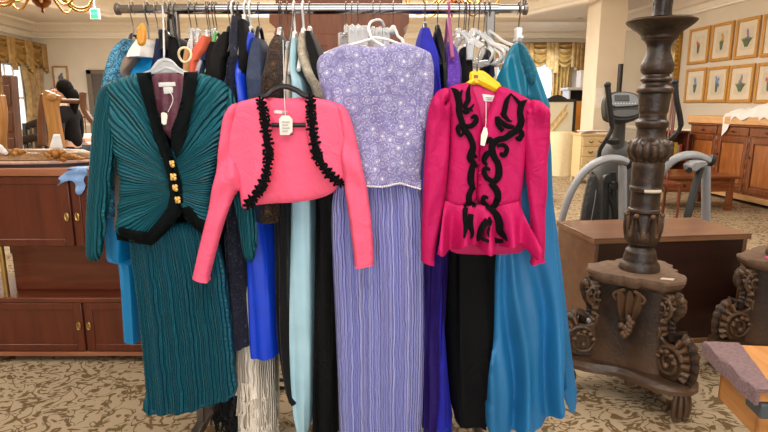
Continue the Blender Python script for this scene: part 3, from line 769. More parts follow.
# lettering of the side panel is too small to read: a pale outline swoosh
g = G(); P = [at(x, y, EY+.22) for x, y in ((584, 236), (590, 224), (594, 205), (596, 190))]
g.tube(smoothpath([tuple(p) for p in P], 6), .004, 6).build('panel_piping', m_grey, r)
for (x0_, y0_, x1_, y1_, rad) in ((606, 178, 604, 240, .03), (613, 172, 616, 240, .025), (608, 192, 622, 228, .02)):
    p = at(x0_, y0_, EY+.12); q = at(x1_, y1_, EY+.12); G().tube([p, q, Vector((q.x, q.y, max(.05, q.z-.3)))], rad, 10).build('drive_arm', m_rub, r)
for x, y in ((606, 178), (613, 185)):
    p = at(x, y, EY+.08); G().tube([p, p+Vector((0, -.05, 0))], .032, 14).build('hub', m_rub, r)
p = at(617, 140, EY+.3)
G().tube([at(615, 215, EY+.5), at(616, 160, EY+.4), at(619, 128, EY+.28), at(621, 110, EY+.22)], [.07, .06, .05, .04], 12).build('console_mast', m_dgrey, r)
G().lathe([(.02, -.03), (.055, -.015), (.06, .01), (.05, .02)], at(613, 141, EY+.12), 16).build('cup_holder', m_rub, r)
M = Matrix.Translation(at(621.5, 107, EY+.15)) @ Matrix.Rotation(radians(-18), 4, 'X')
cs = mpp(107, EY)
o = G().prism([(x*cs, -y*cs) for x, y in chaikin([(-17, 14), (-19, 5), (-18, -10), (-12, -15), (4, -16), (16, -13), (20, -6), (20, 8), (16, 13), (0, 17)], 2)], -.03, .06, M).build('console', m_rub, r, bevel=.01)
G().prism([(x*cs, -y*cs) for x, y in chaikin([(-15, 2), (-14, -9), (-9, -13), (4, -14), (14, -11), (17, -4), (17, 0)], 1)], -.042, -.029, M).build('console_face', plain('console_silver', (118, 120, 122), .4), o, bevel=.004)
G().box(-9*cs, 6*cs, -.047, -.041, 4.5*cs, 11*cs, M=M).build('screen', m_scr, o, bevel=.003)
g = G()
for k in range(9): g.box((-12+k*2.9)*cs, (-10.8+k*2.9)*cs, -.044, -.041, 1.2*cs, 2.2*cs, M=M)
g.build('button_row', m_wsh, o)
G().prism([(x*cs, -y*cs) for x, y in chaikin([(-14, 5), (17, 4), (15, 10), (0, 13), (-12, 11)], 1)], -.042, -.029, M).build('reading_rack', m_dgrey, o, bevel=.004)
def hb(pts, nm):
    P = smoothpath([tuple(at(x, y, EY+dy)) for x, y, dy in pts], 8); g = G(); n = len(P)
    g.tube(P, [.021 if i < n*.45 else .016 for i in range(n)], 12); g.ell(P[0], (.026, .026, .025)); return g.build('handlebar', m_rub, r)
hb([(607.5, 85, -.05), (609, 100, -.05), (611, 118, -.04), (612, 128, -.03), (606, 140, -.02), (600, 150, .05), (599, 160, .15)], 'l')
hb([(675, 82, -.05), (676.5, 100, -.05), (680, 117, -.04), (680, 128, -.03), (672, 138, 0), (662, 145, .1), (650, 152, .25)], 'r')
B('floor_frame', m_rub, r, (at(590, 240, EY).x, at(715, 240, EY).x, EY-.06, EY+.06, .005, .07), (at(640, 240, EY).x-.05, at(640, 240, EY).x+.05, EY, EY+1.0, .005, .08))

# ================================================================ BROWN DESK
m_dtop = wood('desk_walnut_top', (104, 70, 52), (124, 86, 64), 3, 'X', .35, .2)
m_dfr = wood('desk_dark_front', (42, 20, 14), (54, 27, 19), 3, 'X', .4, .15)
m_edge = wood('desk_edge_band', (120, 82, 54), (136, 96, 66), 3, 'X', .4)
DM = Matrix.Translation((1.195, 3.085, 0)) @ Matrix.Rotation(radians(7.5), 4, 'Z'); DW = .955; DD = .47; DZ = .674
r = thing('desk', 'brown laminate desk with a dark front panel, behind the bronze candlestick base', 'desk', DM @ Vector((DW/2, DD/2, 0)))
B('desktop', m_dtop, r, (-.012, DW+.012, -.012, DD+.012, DZ-.012, DZ), M=DM, bevel=.002)
B('edge_band', m_edge, r, (-.012, DW+.012, -.012, DD+.012, DZ-.034, DZ-.012), M=DM, bevel=.002)
B('side_panel', m_dtop, r, (0, .025, 0, DD, 0, DZ-.034), M=DM); B('side_panel', m_edge, r, (DW-.025, DW, 0, DD, 0, DZ-.034), M=DM)
B('front_panel', m_dfr, r, (.025, DW-.025, .006, .026, .03, DZ-.034), M=DM)
B('foot_strip', m_edge, r, (.025, DW-.025, .0, .03, .0, .03), M=DM)
# ================================================================ BRONZED CANDLESTICKS
def bronze():
    m, t, b = nt('worn_bronzed_wood'); v = mapped(t)
    n = N(t, 'ShaderNodeTexNoise'); n.inputs['Scale'].default_value = 18; n.inputs['Detail'].default_value = 8; L(t, v, n.inputs['Vector'])
    col = ramp(t, n.outputs['Fac'], [(.3, lin((22, 14, 11))), (.55, lin((38, 25, 18))), (.75, lin((62, 42, 30)))])
    ge = N(t, 'ShaderNodeNewGeometry')
    wear = ramp(t, ge.outputs['Pointiness'], [(.5, (0, 0, 0, 1)), (.62, (1, 1, 1, 1))])
    mx = N(t, 'ShaderNodeMix', data_type='RGBA'); L(t, wear, mx.inputs['Factor']); L(t, col, mx.inputs['A']); mx.inputs['B'].default_value = lin((104, 76, 53))
    L(t, mx.outputs['Result'], b.inputs['Base Color']); b.inputs['Roughness'].default_value = .42; b.inputs['Specular IOR Level'].default_value = .5
    n2 = N(t, 'ShaderNodeTexNoise'); n2.inputs['Scale'].default_value = 55; n2.inputs['Detail'].default_value = 7; L(t, v, n2.inputs['Vector'])
    bump(t, b, n2.outputs['Fac'], .45, .008); return m
m_brz = bronze()
m_brk = plain('broken_plinth_wood', (104, 79, 60), .8, var=.25, scale=30, bmp=.4)
m_chip = plain('bare_plaster_chip', (206, 190, 168), .8)
CX, CY = 1.238, 2.62
def candlestick(label, cx, cy, rot, chips=True):
    r = thing('candlestick', label, 'candlestick', (cx, cy, 0), 'giant bronzed candlesticks')
    C0 = Vector((CX, CY, 0)); off = Vector((cx-CX, cy-CY, 0))
    pr = [(274, 17), (270, 19), (266, 19), (262.5, 18), (260, 16), (257, 15.5), (253, 14.5), (250, 14), (247, 11.5), (245, 11.5), (242.5, 14), (240, 15), (237, 16), (231, 16), (224, 14.2), (218, 13.8), (213, 13.6), (211, 15), (208.5, 15), (207, 13.6), (199, 13.6), (192, 13.8), (190.5, 15.5), (187, 15.8), (185, 14.8), (178, 14.8), (170, 15), (165, 15.2), (162, 14.4), (159, 15.5), (155, 18.5), (150, 20), (146, 19.5), (142, 17.5), (139, 14.5), (137, 13.4), (129, 13.4), (127, 14.6), (124, 15.6), (121.5, 15.4), (119.5, 13.2), (117, 12.6), (114, 12.8), (111.5, 13.8), (108, 14), (103, 14.4), (97, 15), (93.5, 15.4), (92, 17), (90, 17.2), (88.5, 16.8), (86, 13.5), (83, 12.2), (81, 14.2), (79, 14.6), (77, 12.8), (75, 12), (72, 14.6), (68.5, 15.6), (64, 15.2), (58, 13), (52, 11.2), (47, 11), (43, 12.6), (40.5, 14.2), (38.5, 17), (36, 17.4), (34, 19), (31, 22), (29, 25), (25, 30), (22.5, 32.6), (20.5, 32.4), (19.6, 30), (20, 24), (19, 12), (17, 9.2), (14, 8.6), (8, 8.4), (0, 9), (-8, 10), (-11, 11), (-14, 20), (-16, 22), (-18, 20), (-20, 4)]
    P = []
    for y, hw in pr:
        q = at(384, y, CY); P.append((hw*q.y/ray(384, y)[1]/F, q.z))
    def sect(a, b, nm, fl=0, amp=0, n=48, f=None):
        Q = smoothpath([p for p, (y, h) in zip(P, pr) if b <= y <= a], 3)
        fn = f or ((lambda rr, z, t: rr*(1+amp*abs(sin(fl*t/2)))) if fl else None)
        return G().lathe([(float(p[0]), float(p[1])) for p in Q], C0+off, n, fn).build(nm, m_brz, r, ang=50)
    sect(274, 242.5, 'shaft_foot'); o = sect(242.5, 211, 'leaf_vase')
    def ring_leaves(par, zc, rad, n, hgt, wid, curl, nm):
        g = G()
        for k in range(n):
            t = 2*pi*k/n+.3; M = Matrix.Translation(C0+off) @ Matrix.Rotation(t, 4, 'Z'); R = []
            for j in range(9):
                v = j/8; w = wid*sin(pi*min(.97, .12+v*.88))**.7
                u = rad+curl*sin(pi*v)*.6+curl*v*v*.8; z = zc+hgt*v
                R.append([M @ Vector((u-.012, -w*.7, z)), M @ Vector((u+.004, -w, z)), M @ Vector((u-.004, -w*.45, z)), M @ Vector((u+.012, 0, z)), M @ Vector((u-.004, w*.45, z)), M @ Vector((u+.004, w, z)), M @ Vector((u-.012, w*.7, z))])
            g.rings(R)
            tip = M @ Vector((rad+curl*.95, 0, zc+hgt)); g.ell(tip, (.013, .013, .012), 8, 6)
        return g.build(nm, m_brz, par)
    z1 = at(384, 240, CY).z; z2 = at(384, 214, CY).z
    ring_leaves(o, z1, .066, 7, (z2-z1), .026, .014, 'acanthus_leaf_ring')
    g = G()
    for k in range(7):                                   # little volutes between the leaves
        t = 2*pi*(k+.5)/7+.3
        for s in (-1, 1):
            pts = [C0+off+Vector(((.072+.004*i/14)*cos(t+s*.16*cos(i*.6)*(1-i/16)), (.072+.004*i/14)*sin(t+s*.16*cos(i*.6)*(1-i/16)), z1+.035+.02*sin(i*.6)*(1-i/16))) for i in range(15)]
            g.tube(pts, .006, 6)
        g.build('scroll_carving', m_brz, o); g = G()
    sect(211, 190.5, 'lower_drum'); sect(190.5, 162, 'upper_drum')
    o = sect(162, 137, 'gadrooned_knop', 16, .08, 96)
    z1 = at(384, 160, CY).z; z2 = at(384, 143, CY).z; ring_leaves(o, z1, .074, 12, z2-z1, .017, .012, 'knop_leaf_ring')
    sect(137, 114, 'collar'); sect(114, 88.5, 'cup'); sect(88.5, 75, 'ring_moulding'); sect(75, 40.5, 'baluster'); sect(40.5, 20, 'drip_pan', 0, 0, 64); sect(20, -20, 'candle_socket', 8, .06, 64)
    if chips:
        g = G(); zr = at(384, 189, CY).z
        g.rings([[C0+off+Vector((rr*cos(t), rr*sin(t), zr+dz)) for t in np.linspace(-2.1, -1.0, 12)] + [C0+off+Vector(((rr-.01)*cos(t), (rr-.01)*sin(t), zr+dz)) for t in np.linspace(-1.0, -2.1, 12)] for rr, dz in ((.0755, -.009), (.0785, -.002), (.0745, .006))])
        g.build('bare_chip', m_chip, r)
    # plinth body: three concave faces between three scroll legs
    dirs = [radians(d+rot) for d in (-61, 59, 179)]; Ctr = C0+off
    def tri(rl, rf, n=14, jag=0, seed=1):
        rnd = random.Random(seed); out = []
        for k in range(3):
            for j in range(n):
                s = j/n; t = dirs[k]+s*2*pi/3
                lobe = abs(cos((t-dirs[k])*1.5)); w = lobe**2.2
                rr = rf+(rl-rf)*w+(rnd.uniform(-jag, jag))
                out.append((Ctr.x+rr*cos(t), Ctr.y+rr*sin(t)))
        return out
    def trib(levels, nm, m=None, jag=0, n=14):
        R = [[(x, y, z) for x, y in tri(rl, rf, n, jag, 3)] for rl, rf, z in levels]
        return G().rings(R).build(nm, m or m_brz, r, ang=35)
    trib([(.345, .185, .135), (.355, .195, .14), (.355, .195, .158), (.34, .185, .17), (.32, .175, .18)], 'foot_board')
    trib([(.22, .145, .178), (.21, .14, .3), (.195, .135, .45), (.205, .14, .57), (.225, .15, .585)], 'plinth_body')
    trib([(.205, .15, .575), (.222, .16, .588), (.232, .17, .6), (.24, .172, .618), (.236, .17, .63)], 'plinth_top', m_brk, .013)
    if chips:
        g = G().slab([(Ctr.x+x, Ctr.y+y) for x, y in ((.02, -.17), (.07, -.19), (.09, -.165), (.04, -.15))], .628, .632); g.build('bare_chip', m_chip, r)
    for k in range(3):
        a = dirs[k]; M = Matrix.Translation(Ctr) @ Matrix.Rotation(a, 4, 'Z') @ Matrix.Diagonal((.93, 1.25, 1, 1))
        out = chaikin([(.1, .575), (.24, .575), (.25, .545), (.215, .5), (.2, .43), (.2, .37), (.24, .345), (.3, .35), (.345, .3), (.35, .24), (.32, .19), (.3, .178), (.1, .178)], 2)
        lg = G().prism(out, -.034, .034, M).build('scroll_leg', m_brz, r, bevel=.01)
        g = G()
        def spiral(cu, cz, r0, turns, a0, sgn, rad, side):
            pts = []; rr = []
            for i in range(int(turns*16)):
                f = i/(turns*16); t = a0+sgn*f*turns*2*pi; q = r0*(1-.8*f)
                pts.append(M @ Vector((cu+q*cos(t), side*(.033+.006*f), cz+q*sin(t)))); rr.append(rad*(1-.45*f))
            g.tube(pts, rr, 8); g.ell(pts[-1], (rad*1.3,)*3, 8, 6)
        for sd in (-1, 1):
            spiral(.27, .262, .08, 1.7, .4, 1, .012, sd)
            spiral(.205, .505, .058, 1.5, -1.2, 1, .009, sd)
            spiral(.165, .37, .045, 1.3, 1.6, -1, .008, sd)
            for j in range(5):
                t = .2+j*.5; g.ell(M @ Vector((.262+.05*cos(t*1.3), sd*.042, .262+.05*sin(t*1.3))), (.016, .01, .012), 8, 6, M.to_3x3())
        g.build('volute', m_brz, lg)
        g = G()
        def ribbon(path, w0, lob, th):
            P = smoothpath(path, 7); R = []
            for i, p in enumerate(P):
                f = i/(len(P)-1); q = P[min(i+1, len(P)-1)]-P[max(i-1, 0)]; q = q/np.linalg.norm(q); nu, nz = -q[1], q[0]
                if nu*(p[0]-.2)+nz*0 < 0: nu, nz = -nu, -nz
                w = w0*(.55+.45*abs(sin(lob*pi*f)))*(1-.35*f)
                R.append([M @ Vector((p[0]+nu*t_*th-(abs(k)**2)*nu*th*.8, k*w, p[1]+nz*t_*th-(abs(k)**2)*nz*th*.8)) for k, t_ in ((-1, 0), (-.7, .7), (-.35, .25), (0, 1.15), (.35, .25), (.7, .7), (1, 0), (.6, -.5), (-.6, -.5))])
            g.rings(R)
        ribbon([(.225, .56), (.262, .54), (.25, .49), (.222, .44), (.222, .4), (.235, .37)], .046, 7, .026)
        ribbon([(.25, .365), (.31, .372), (.352, .335), (.366, .28), (.36, .225), (.335, .185)], .05, 7, .03)
        g.ell(M @ Vector((.325, 0, .372)), (.028, .026, .024), 12, 8)
        g.ell(M @ Vector((.262, 0, .55)), (.018, .03, .02), 12, 8)
        g.build('leaf_carving', m_brz, lg)
        g = G(); MF = M @ Matrix.Translation((.315, 0, 0))
        g.ell(MF @ Vector((0, 0, .05)), (.036, .03, .046), 16, 10)
        for j in range(5):
            t = -1.2+j*.6
            pts = [MF @ Vector((.052*cos(t)*q, .052*sin(t)*q, z)) for q, z in ((.45, .135), (.7, .1), (.76, .055), (.66, .015))]
            g.tube(smoothpath([tuple(p) for p in pts], 4), .011, 8)
        g.build('claw_foot', m_brz, lg)
        # carved drop on the face between legs
        fa = a+pi/3; MFc = Matrix.Translation(Ctr) @ Matrix.Rotation(fa, 4, 'Z'); g = G(); rd = .138
        for s in (-1, 0, 1):
            R = []
            for j in range(10):
                v = j/9; w = .03*sin(pi*min(.96, .1+v*.9))**.8; z = .555-.15*v; y = s*(.045-.02*v)
                R.append([MFc @ Vector((rd-.01, y-w, z)), MFc @ Vector((rd+.012+.012*sin(pi*v), y-w*.4, z)), MFc @ Vector((rd+.022+.02*sin(pi*v), y, z)), MFc @ Vector((rd+.012+.012*sin(pi*v), y+w*.4, z)), MFc @ Vector((rd-.01, y+w, z))])
            g.rings(R)
        rnd = random.Random(5)
        for j in range(13):
            z = .43-.1*j/13; y = rnd.uniform(-.035, .035)*(1-j/16); g.ell(MFc @ Vector((rd+.018, y, z)), (.016, .015, .017), 8, 6)
        for s in (-1, 1):
            pts = [MFc @ Vector((rd+.008, s*(.02+.05*sin(i*.5)), .56-.012*i)) for i in range(9)]; g.tube(pts, .008, 6)
        g.build('leaf_and_fruit_drop', m_brz, r)
    G().tube([Ctr+Vector((0, 0, .02)), Ctr+Vector((0, 0, .15))], .02, 8).build('central_bolt', m_brz, r)
    return r
candlestick('tall carved bronze-brown candlestick on a three-footed base, in front of the brown desk', CX, CY, -7)
candlestick('second carved bronze-brown candlestick, its base cut off by the right edge of the photo', 2.12, 2.86, 6, False)
o = B('pink_card', plain('pink_card_stock', (226, 70, 150), .6), None, (1.98, 2.06, 2.75, 2.82, .6315, .6375), bevel=.001, M=Matrix.Identity(4)); tag(o, 'small pink card lying on the base of the candlestick at the photo edge', 'card')

# ================================================================ BENCH WITH WOOL PAD (bottom right)
m_oak = wood('bench_oak', (178, 116, 58), (206, 146, 84), 5, 'Y', .4, .15)
m_wool = plain('mauve_grey_felt', (124, 100, 102), .95, var=.22, scale=90, bmp=.7, bscale=160, sheen=.3)
bz = .55; A0 = onz(704, 341, bz); A1 = onz(757, 389, bz); A2 = onz(741, 344, bz); A3 = onz(771, 386, bz)
r = thing('bench', 'oak bench with a mauve-grey wool pad over its edge, bottom right corner', 'bench', (1.5, 1.75, 0))
ux = (A1-A0).normalized(); 
MB_ = Matrix.Translation((A0.x, A0.y, 0)) @ Matrix.Rotation(atan2(ux.y, ux.x)+pi/2, 4, 'Z')   # local -y runs toward the viewer, +x right
Ln = (A1-A0).length
B('seat_board', m_oak, r, (.012, .62, -Ln+.012, -.012, bz-.05, bz-.012), M=MB_, bevel=.004)
B('side_apron', m_oak, r, (.05, .075, -Ln+.06, -.04, bz-.2, bz-.05), M=MB_); B('end_apron', m_oak, r, (.05, .6, -Ln+.05, -Ln+.075, bz-.2, bz-.05), M=MB_); B('end_apron', m_oak, r, (.05, .6, -.065, -.04, bz-.2, bz-.05), M=MB_)
for x in (.2, .55):
    for y in (-Ln+.08, -.12): B('leg', m_oak, r, (x, x+.05, y, y+.05, 0, bz-.05), M=MB_)
B('cross_brace', plain('teal_grey_plastic', (70, 80, 84), .4), r, (.02, .06, -Ln+.0, -Ln+.09, bz-.1, bz-.052), M=MB_)
Mi = MB_.inverted(); q2 = Mi @ A2; q3 = Mi @ A3
g = G(); R = []
nx_, ny_ = 16, 28
for j in range(ny_):
    v = j/(ny_-1); y = -v*Ln; w = q2.x+(q3.x-q2.x)*v; row = []
    for i in range(nx_):
        u = i/(nx_-1); s = -.055+(w+.055)*u
        x, z = (0-.004-.003*sin(y*40), bz-.0-.055*(min(1, -s/.055))+.0) if s < 0 else (s, bz+.004*noise.noise((s*20, y*20, 1)))
        row.append((x, y, z))
    R.append([MB_ @ Vector(p) for p in row]+[MB_ @ Vector((max(p[0], .011)+.0, p[1], min(p[2], bz)-.011 if p[0] > 0 else p[2])) for p in reversed(row)])
g.rings(R).build('wool_pad', m_wool, r, ang=60)
B('wood_inlay', m_oak, r, (.0+q3.x*.6, .615, -Ln+.015, -.015, bz-.0125, bz-.003), M=MB_, bevel=.002)

# ================================================================ LEFT CABINET
m_cab = wood('teak_cabinet', (88, 38, 20), (112, 52, 29), 5, 'X', .35, .25)
m_cabd = wood('teak_door', (82, 33, 18), (104, 46, 26), 4, 'Z', .35, .25)
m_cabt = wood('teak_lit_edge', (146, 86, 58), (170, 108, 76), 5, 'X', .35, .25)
m_pull = plain('brass_pull', (190, 160, 96), .3, .9)
KX0, KX1, KY0, KY1 = -2.66, -.62, 2.92, 3.36
r = thing('cabinet', 'red-brown wooden cabinet with doors above and below an open shelf, left side', 'cabinet', ((KX0+KX1)/2, 3.14, 0))
kz = [.05, .375, .66, 1.085]
B('lower_body', m_cab, r, (KX0, KX1, KY0+.02, KY1, .06, kz[1]-.03)); B('lower_shelf_top', m_cab, r, (KX0-.005, KX1+.005, KY0, KY1, kz[1]-.028, kz[1]))
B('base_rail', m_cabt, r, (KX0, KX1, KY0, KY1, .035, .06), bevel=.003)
B('recessed_plinth', plain('black_plinth', (22, 18, 16), .8), r, (KX0+.08, KX1-.08, KY0+.1, KY1-.03, 0, .035))
B('middle_back', m_cab, r, (-2.1, KX1-.1, KY0+.14, KY1, kz[1], kz[2]))
for x in (-2.13, KX1-.06):
    pass
for x in (-2.12,):
    q = at(4, 270, KY0+.05)
    G().tube([(q.x, KY0+.05, kz[1]), (q.x, KY0+.05, kz[2])], .014, 14).build('brass_post', m_pull, r)
G().tube([(KX1-.06, KY0+.05, kz[1]), (KX1-.06, KY0+.05, kz[2])], .014, 14).build('brass_post', m_pull, r)
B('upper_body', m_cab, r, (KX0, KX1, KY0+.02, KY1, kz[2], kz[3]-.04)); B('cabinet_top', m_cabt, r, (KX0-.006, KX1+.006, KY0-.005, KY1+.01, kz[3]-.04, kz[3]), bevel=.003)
xm = -1.655
for zl, zh, up in ((kz[0]+.015, kz[1]-.03, 0), (kz[2]+.006, kz[3]-.044, 1)):
    xs = [KX0+.01, (KX0+xm)/2-.1, xm, xm+.5, KX1-.01]
    xs = [xm-1.0, xm-.0, xm+1.03] if True else xs
    for k in range(2):
        a, b = xs[k]+.006, xs[k+1]-.006
        d = B('door', m_cabd, r, (a, a+.045, KY0, KY0+.021, zl, zh), (b-.045, b, KY0, KY0+.021, zl, zh), (a+.045, b-.045, KY0, KY0+.021, zl, zl+.04), (a+.045, b-.045, KY0, KY0+.021, zh-.04, zh), bevel=.004)
        B('door_panel', m_cabd, d, (a+.04, b-.04, KY0+.006, KY0+.02, zl+.035, zh-.035), bevel=.002)
        hx = b-.022 if k == 0 else a+.022
        zz = (zl+zh)/2-.02+(.03 if not up else -.005)
        g = G()
        pts = [(hx+.009*cos(t), KY0-.006, zz+.02*sin(t)) for t in np.linspace(0, 2*pi, 17)]
        g.tube(pts, .0045, 8, cap=False); g.box(hx-.004, hx+.004, KY0-.006, KY0+.003, zz-.01, zz+.01); g.build('door_pull', m_pull, d)
# strip of blue painter's tape / paper hanging over the front edge
g = G(); panel(g, [(57, 178), (66, 172), (74, 169), (86, 168), (88, 172), (83, 178), (85, 188), (81, 195), (76, 194), (75, 184), (71, 180), (64, 182), (55, 187), (61, 181)], KY0-.014, .004, 3, 1, 2.0, disp=lambda x, y: .006*sin(x*.5)+.004*sin(y*.6), smooth=1)
g.box(at(68, 171, KY0).x, at(86, 171, KY0).x, KY0-.016, KY0+.1, kz[3]+.0005, kz[3]+.0025)
o = g.build('blue_tissue', plain('pale_blue_paper', (136, 172, 220), .7)); tag(o, 'torn piece of pale blue paper hanging over the cabinet top edge', 'paper')
# gilded oval frame lying on the cabinet
m_giltw = plain('worn_gold_paint', (118, 80, 36), .5, .25, var=.3, scale=25, bmp=.5, bscale=50)
m_giltd = plain('worn_gold_ornament', (158, 108, 50), .4, .4, var=.4, scale=30, bmp=.6, bscale=70)
FX, FY_, FZ = -1.99, 3.15, kz[3]
r = thing('gilded_plateau', 'oval gilded plateau with carved rosettes lying flat on the red-brown cabinet', 'plateau', (FX, FY_, FZ))
rx, ry = .37, .185
def oval(prof, z0=0):
    R = []
    for k in range(64):
        t = 2*pi*k/64
        R.append([(FX+(rx+d)*cos(t), FY_+(ry+d)*sin(t), FZ+z) for d, z in prof])
    R.append(R[0]); return G().rings(R, True, False)
oval([(.01, .001), (.012, .02), (-.16, .02), (-.16, .001)]).build('dark_base', plain('black_frame_back', (40, 26, 24), .6), r)
oval([(.0, .021), (.004, .04), (-.02, .06), (-.06, .078), (-.1, .07), (-.13, .04), (-.14, .021)]).build('moulding', m_giltw, r)
oval([(.013, .018), (.016, .026), (.012, .034), (.0, .034), (.0, .018)]).build('pale_edge', plain('pinkish_gesso', (196, 160, 140), .7, var=.25, scale=40), r)
for (x, y) in ((55, 153), (15, 154)):
    q = at(x, y, FY_-ry+.03); g = G()
    for k in range(8):
        t = 2*pi*k/8; g.ell((q.x+.042*cos(t), q.y+.015, FZ+.06+.026*sin(t)), (.022, .016, .016), 8, 6)
    g.ell((q.x, q.y+.005, FZ+.068), (.02, .02, .02), 10, 8)
    for s in (-1, 1):
        for j in range(4): g.ell((q.x+s*(.06+.022*j), q.y+.025, FZ+.062-.006*j), (.018, .014, .014-.002*j), 8, 6)
    g.build('rosette', m_giltd, r)
# camel saddle stool standing on the frame
m_saddle = wood('saddle_wood', (150, 98, 44), (190, 134, 70), 6, 'Z', .4, .15)
m_saddled = wood('saddle_wood_dark', (88, 52, 26), (120, 74, 38), 6, 'Z', .4, .15)
sY = 3.06; SB = FZ+.075
r = thing('saddle_stool', 'wooden saddle stool with curved ends joined by a rod, standing on the gilded plateau', 'stool', (at(62, 146, sY).x, sY+.1, SB))
def curve_board(pts, Y, th, m, nm, par=r):
    P = smoothpath([(at(x, y, Y).x, at(x, y, Y).z, w*mpp(y, Y)) for x, y, w in pts], 6); Lf = []; Rt = []
    for i, p in enumerate(P):
        a = P[max(i-1, 0)]; b = P[min(i+1, len(P)-1)]; t = Vector((b[0]-a[0], b[1]-a[1])).normalized(); nrm = Vector((-t.y, t.x))
        Lf.append((p[0]+nrm.x*p[2]/2, p[1]+nrm.y*p[2]/2)); Rt.append((p[0]-nrm.x*p[2]/2, p[1]-nrm.y*p[2]/2))
    R = [[(a[0], Y-th/2, a[1]), (b[0], Y-th/2, b[1]), (b[0], Y+th/2, b[1]), (a[0], Y+th/2, a[1])] for a, b in zip(Lf, Rt)]
    return G().rings(R).build(nm, m, par, bevel=.006)
curve_board([(53, 93, 14), (52, 97, 16), (51.5, 106, 13), (54, 122, 12), (56.5, 138, 13), (57, 147, 16)], sY, .03, m_saddle, 'end_board')
curve_board([(44, 94, 6), (42.5, 105, 6), (41.5, 125, 7), (43, 146, 8)], sY+.14, .03, m_saddled, 'end_board')
curve_board([(83, 92, 5), (83, 103, 5), (85.5, 112, 5), (91, 120, 4.5), (96, 125, 4)], sY+.05, .03, m_saddled, 'end_board')
p = at(45, 100.5, sY+.05); q = at(85, 101.5, sY+.05); G().tube([p, q], .012, 10).build('rod', m_saddled, r)
g = G(); panel(g, [(53.5, 134), (60, 134), (63.5, 149), (49, 149)], sY-.018, .004, 2, .8, 1.5, smooth=0); g.build('white_paper_wrap', m_white, r)
q = at(52, 97, sY-.02); G().ell(q, (.03, .012, .02), 14, 8).build('end_knob', m_saddle, r)
# other gold piece at the photo's edge and the tall brown plank
curve = [(-1, 95, 8), (0.5, 112, 10), (0, 130, 10), (-2, 150, 9)]
r2 = thing('gilt_post', 'yellow gilded curved wooden piece at the left edge, standing on the cabinet', 'wooden post', (at(0, 150, 3.1).x, 3.1, SB))
curve_board(curve, 3.06, .05, m_saddle, 'post', r2)
g = G(); panel(g, [(-3, 143), (2, 145), (9, 153), (6, 155), (-3, 152)], 2.99, .005, 2, .8, 1.5, smooth=0); g.build('white_wrap', m_white, r2)
m_plank = wood('reddish_plank', (84, 50, 32), (108, 68, 44), 6, 'Z', .5)
pY = 3.5; pa = at(1, 75, pY); pb = at(12, 75, pY); pc = at(18, 149, pY); pd = at(7, 149, pY)
dx_ = (pd.x-pa.x)/(pa.z-pd.z)
r3 = thing('carved_plank', 'tall leaning brown plank with an incised panel behind the gilded plateau, left edge', 'plank', (pd.x+dx_*pd.z, pY, 0))
G().prism([(pa.x, pa.z), (pb.x, pa.z), (pb.x+dx_*pa.z, 0), (pa.x+dx_*pa.z, 0)], pY, pY+.06).build('board', m_plank, r3, bevel=.008)
g = G()
for k in range(3):
    z0 = pa.z-.06-k*.16; xx = pa.x+dx_*(pa.z-z0)
    g.prism([(xx+.012, z0), (xx+.05, z0), (xx+.05+dx_*.12, z0-.12), (xx+.012+dx_*.12, z0-.12)], pY-.008, pY+.002)
g.build('incised_panel', m_plank, r3, bevel=.004)

# ================================================================ WOMAN IN BLACK AND THE THINGS ROUND HER
def skin(name, m, parent, V, E, Rr, root=0, sub=2):
    me = bpy.data.meshes.new(name); off = wloc(parent)
    me.from_pydata([tuple(Vector(v)-off) for v in V], E, []); me.update()
    o = bpy.data.objects.new(name, me); COL.objects.link(o); o.parent = parent
    me.materials.append(m)
    bpy.context.view_layer.objects.active = o
    md = o.modifiers.new('Skin', 'SKIN'); md.use_smooth_shade = True
    for i, q in enumerate(me.skin_vertices[0].data):
        rr = Rr[i]; q.radius = rr if isinstance(rr, tuple) else (rr, rr); q.use_root = (i == root)
    s = o.modifiers.new('Subdivision', 'SUBSURF'); s.levels = sub; s.render_levels = sub
    return o
m_skin = plain('skin', (206, 158, 130), .55, var=.04); m_skin.node_tree.nodes['Principled BSDF'].inputs['Subsurface Weight'].default_value = .1
m_blkc = fabric('black_jersey', (17, 15, 17), .9, .0, .15); m_hair = plain('black_hair', (14, 11, 10), .85, spec=.12, var=.3, scale=60, stretch=(1, 1, .2)); m_jean = fabric('dark_denim', (42, 46, 60), .85)
hd = at(60.5, 91, 6.45); sh = at(67, 109, 6.45); wx = sh.x; wy = 6.45
r = thing('person', 'person in a black top with dark tied-back hair, standing in profile facing left', 'person', (wx, wy, 0))
Z = sh.z
V = [(wx, wy, .92), (wx-.01, wy, 1.1), (wx, wy, 1.28), (wx-.01, wy, Z-.02), (wx-.04, wy, Z+.09), (hd.x+.01, wy, hd.z-.045), (hd.x+.005, wy, hd.z+.03),
     (wx, wy-.17, Z-.05), (wx-.01, wy-.22, Z-.32), (wx-.18, wy-.2, Z-.48), (wx-.26, wy-.18, Z-.47),
     (wx, wy+.17, Z-.05), (wx-.01, wy+.22, Z-.32), (wx-.2, wy+.2, Z-.46), (wx-.28, wy+.18, Z-.45),
     (wx, wy-.1, .86), (wx-.01, wy-.1, .48), (wx+.02, wy-.1, .08), (wx-.12, wy-.1, .03),
     (wx, wy+.1, .86), (wx-.03, wy+.1, .48), (wx-.02, wy+.1, .08), (wx-.16, wy+.1, .03)]
E = [(0, 1), (1, 2), (2, 3), (3, 4), (4, 5), (5, 6), (3, 7), (7, 8), (8, 9), (9, 10), (3, 11), (11, 12), (12, 13), (13, 14), (0, 15), (15, 16), (16, 17), (17, 18), (0, 19), (19, 20), (20, 21), (21, 22)]
Rr = [.12, .105, .115, .1, .05, (.06, .07), (.075, .085), .055, .042, .032, .028, .055, .042, .032, .028, .085, .055, .035, .03, .085, .055, .035, .03]
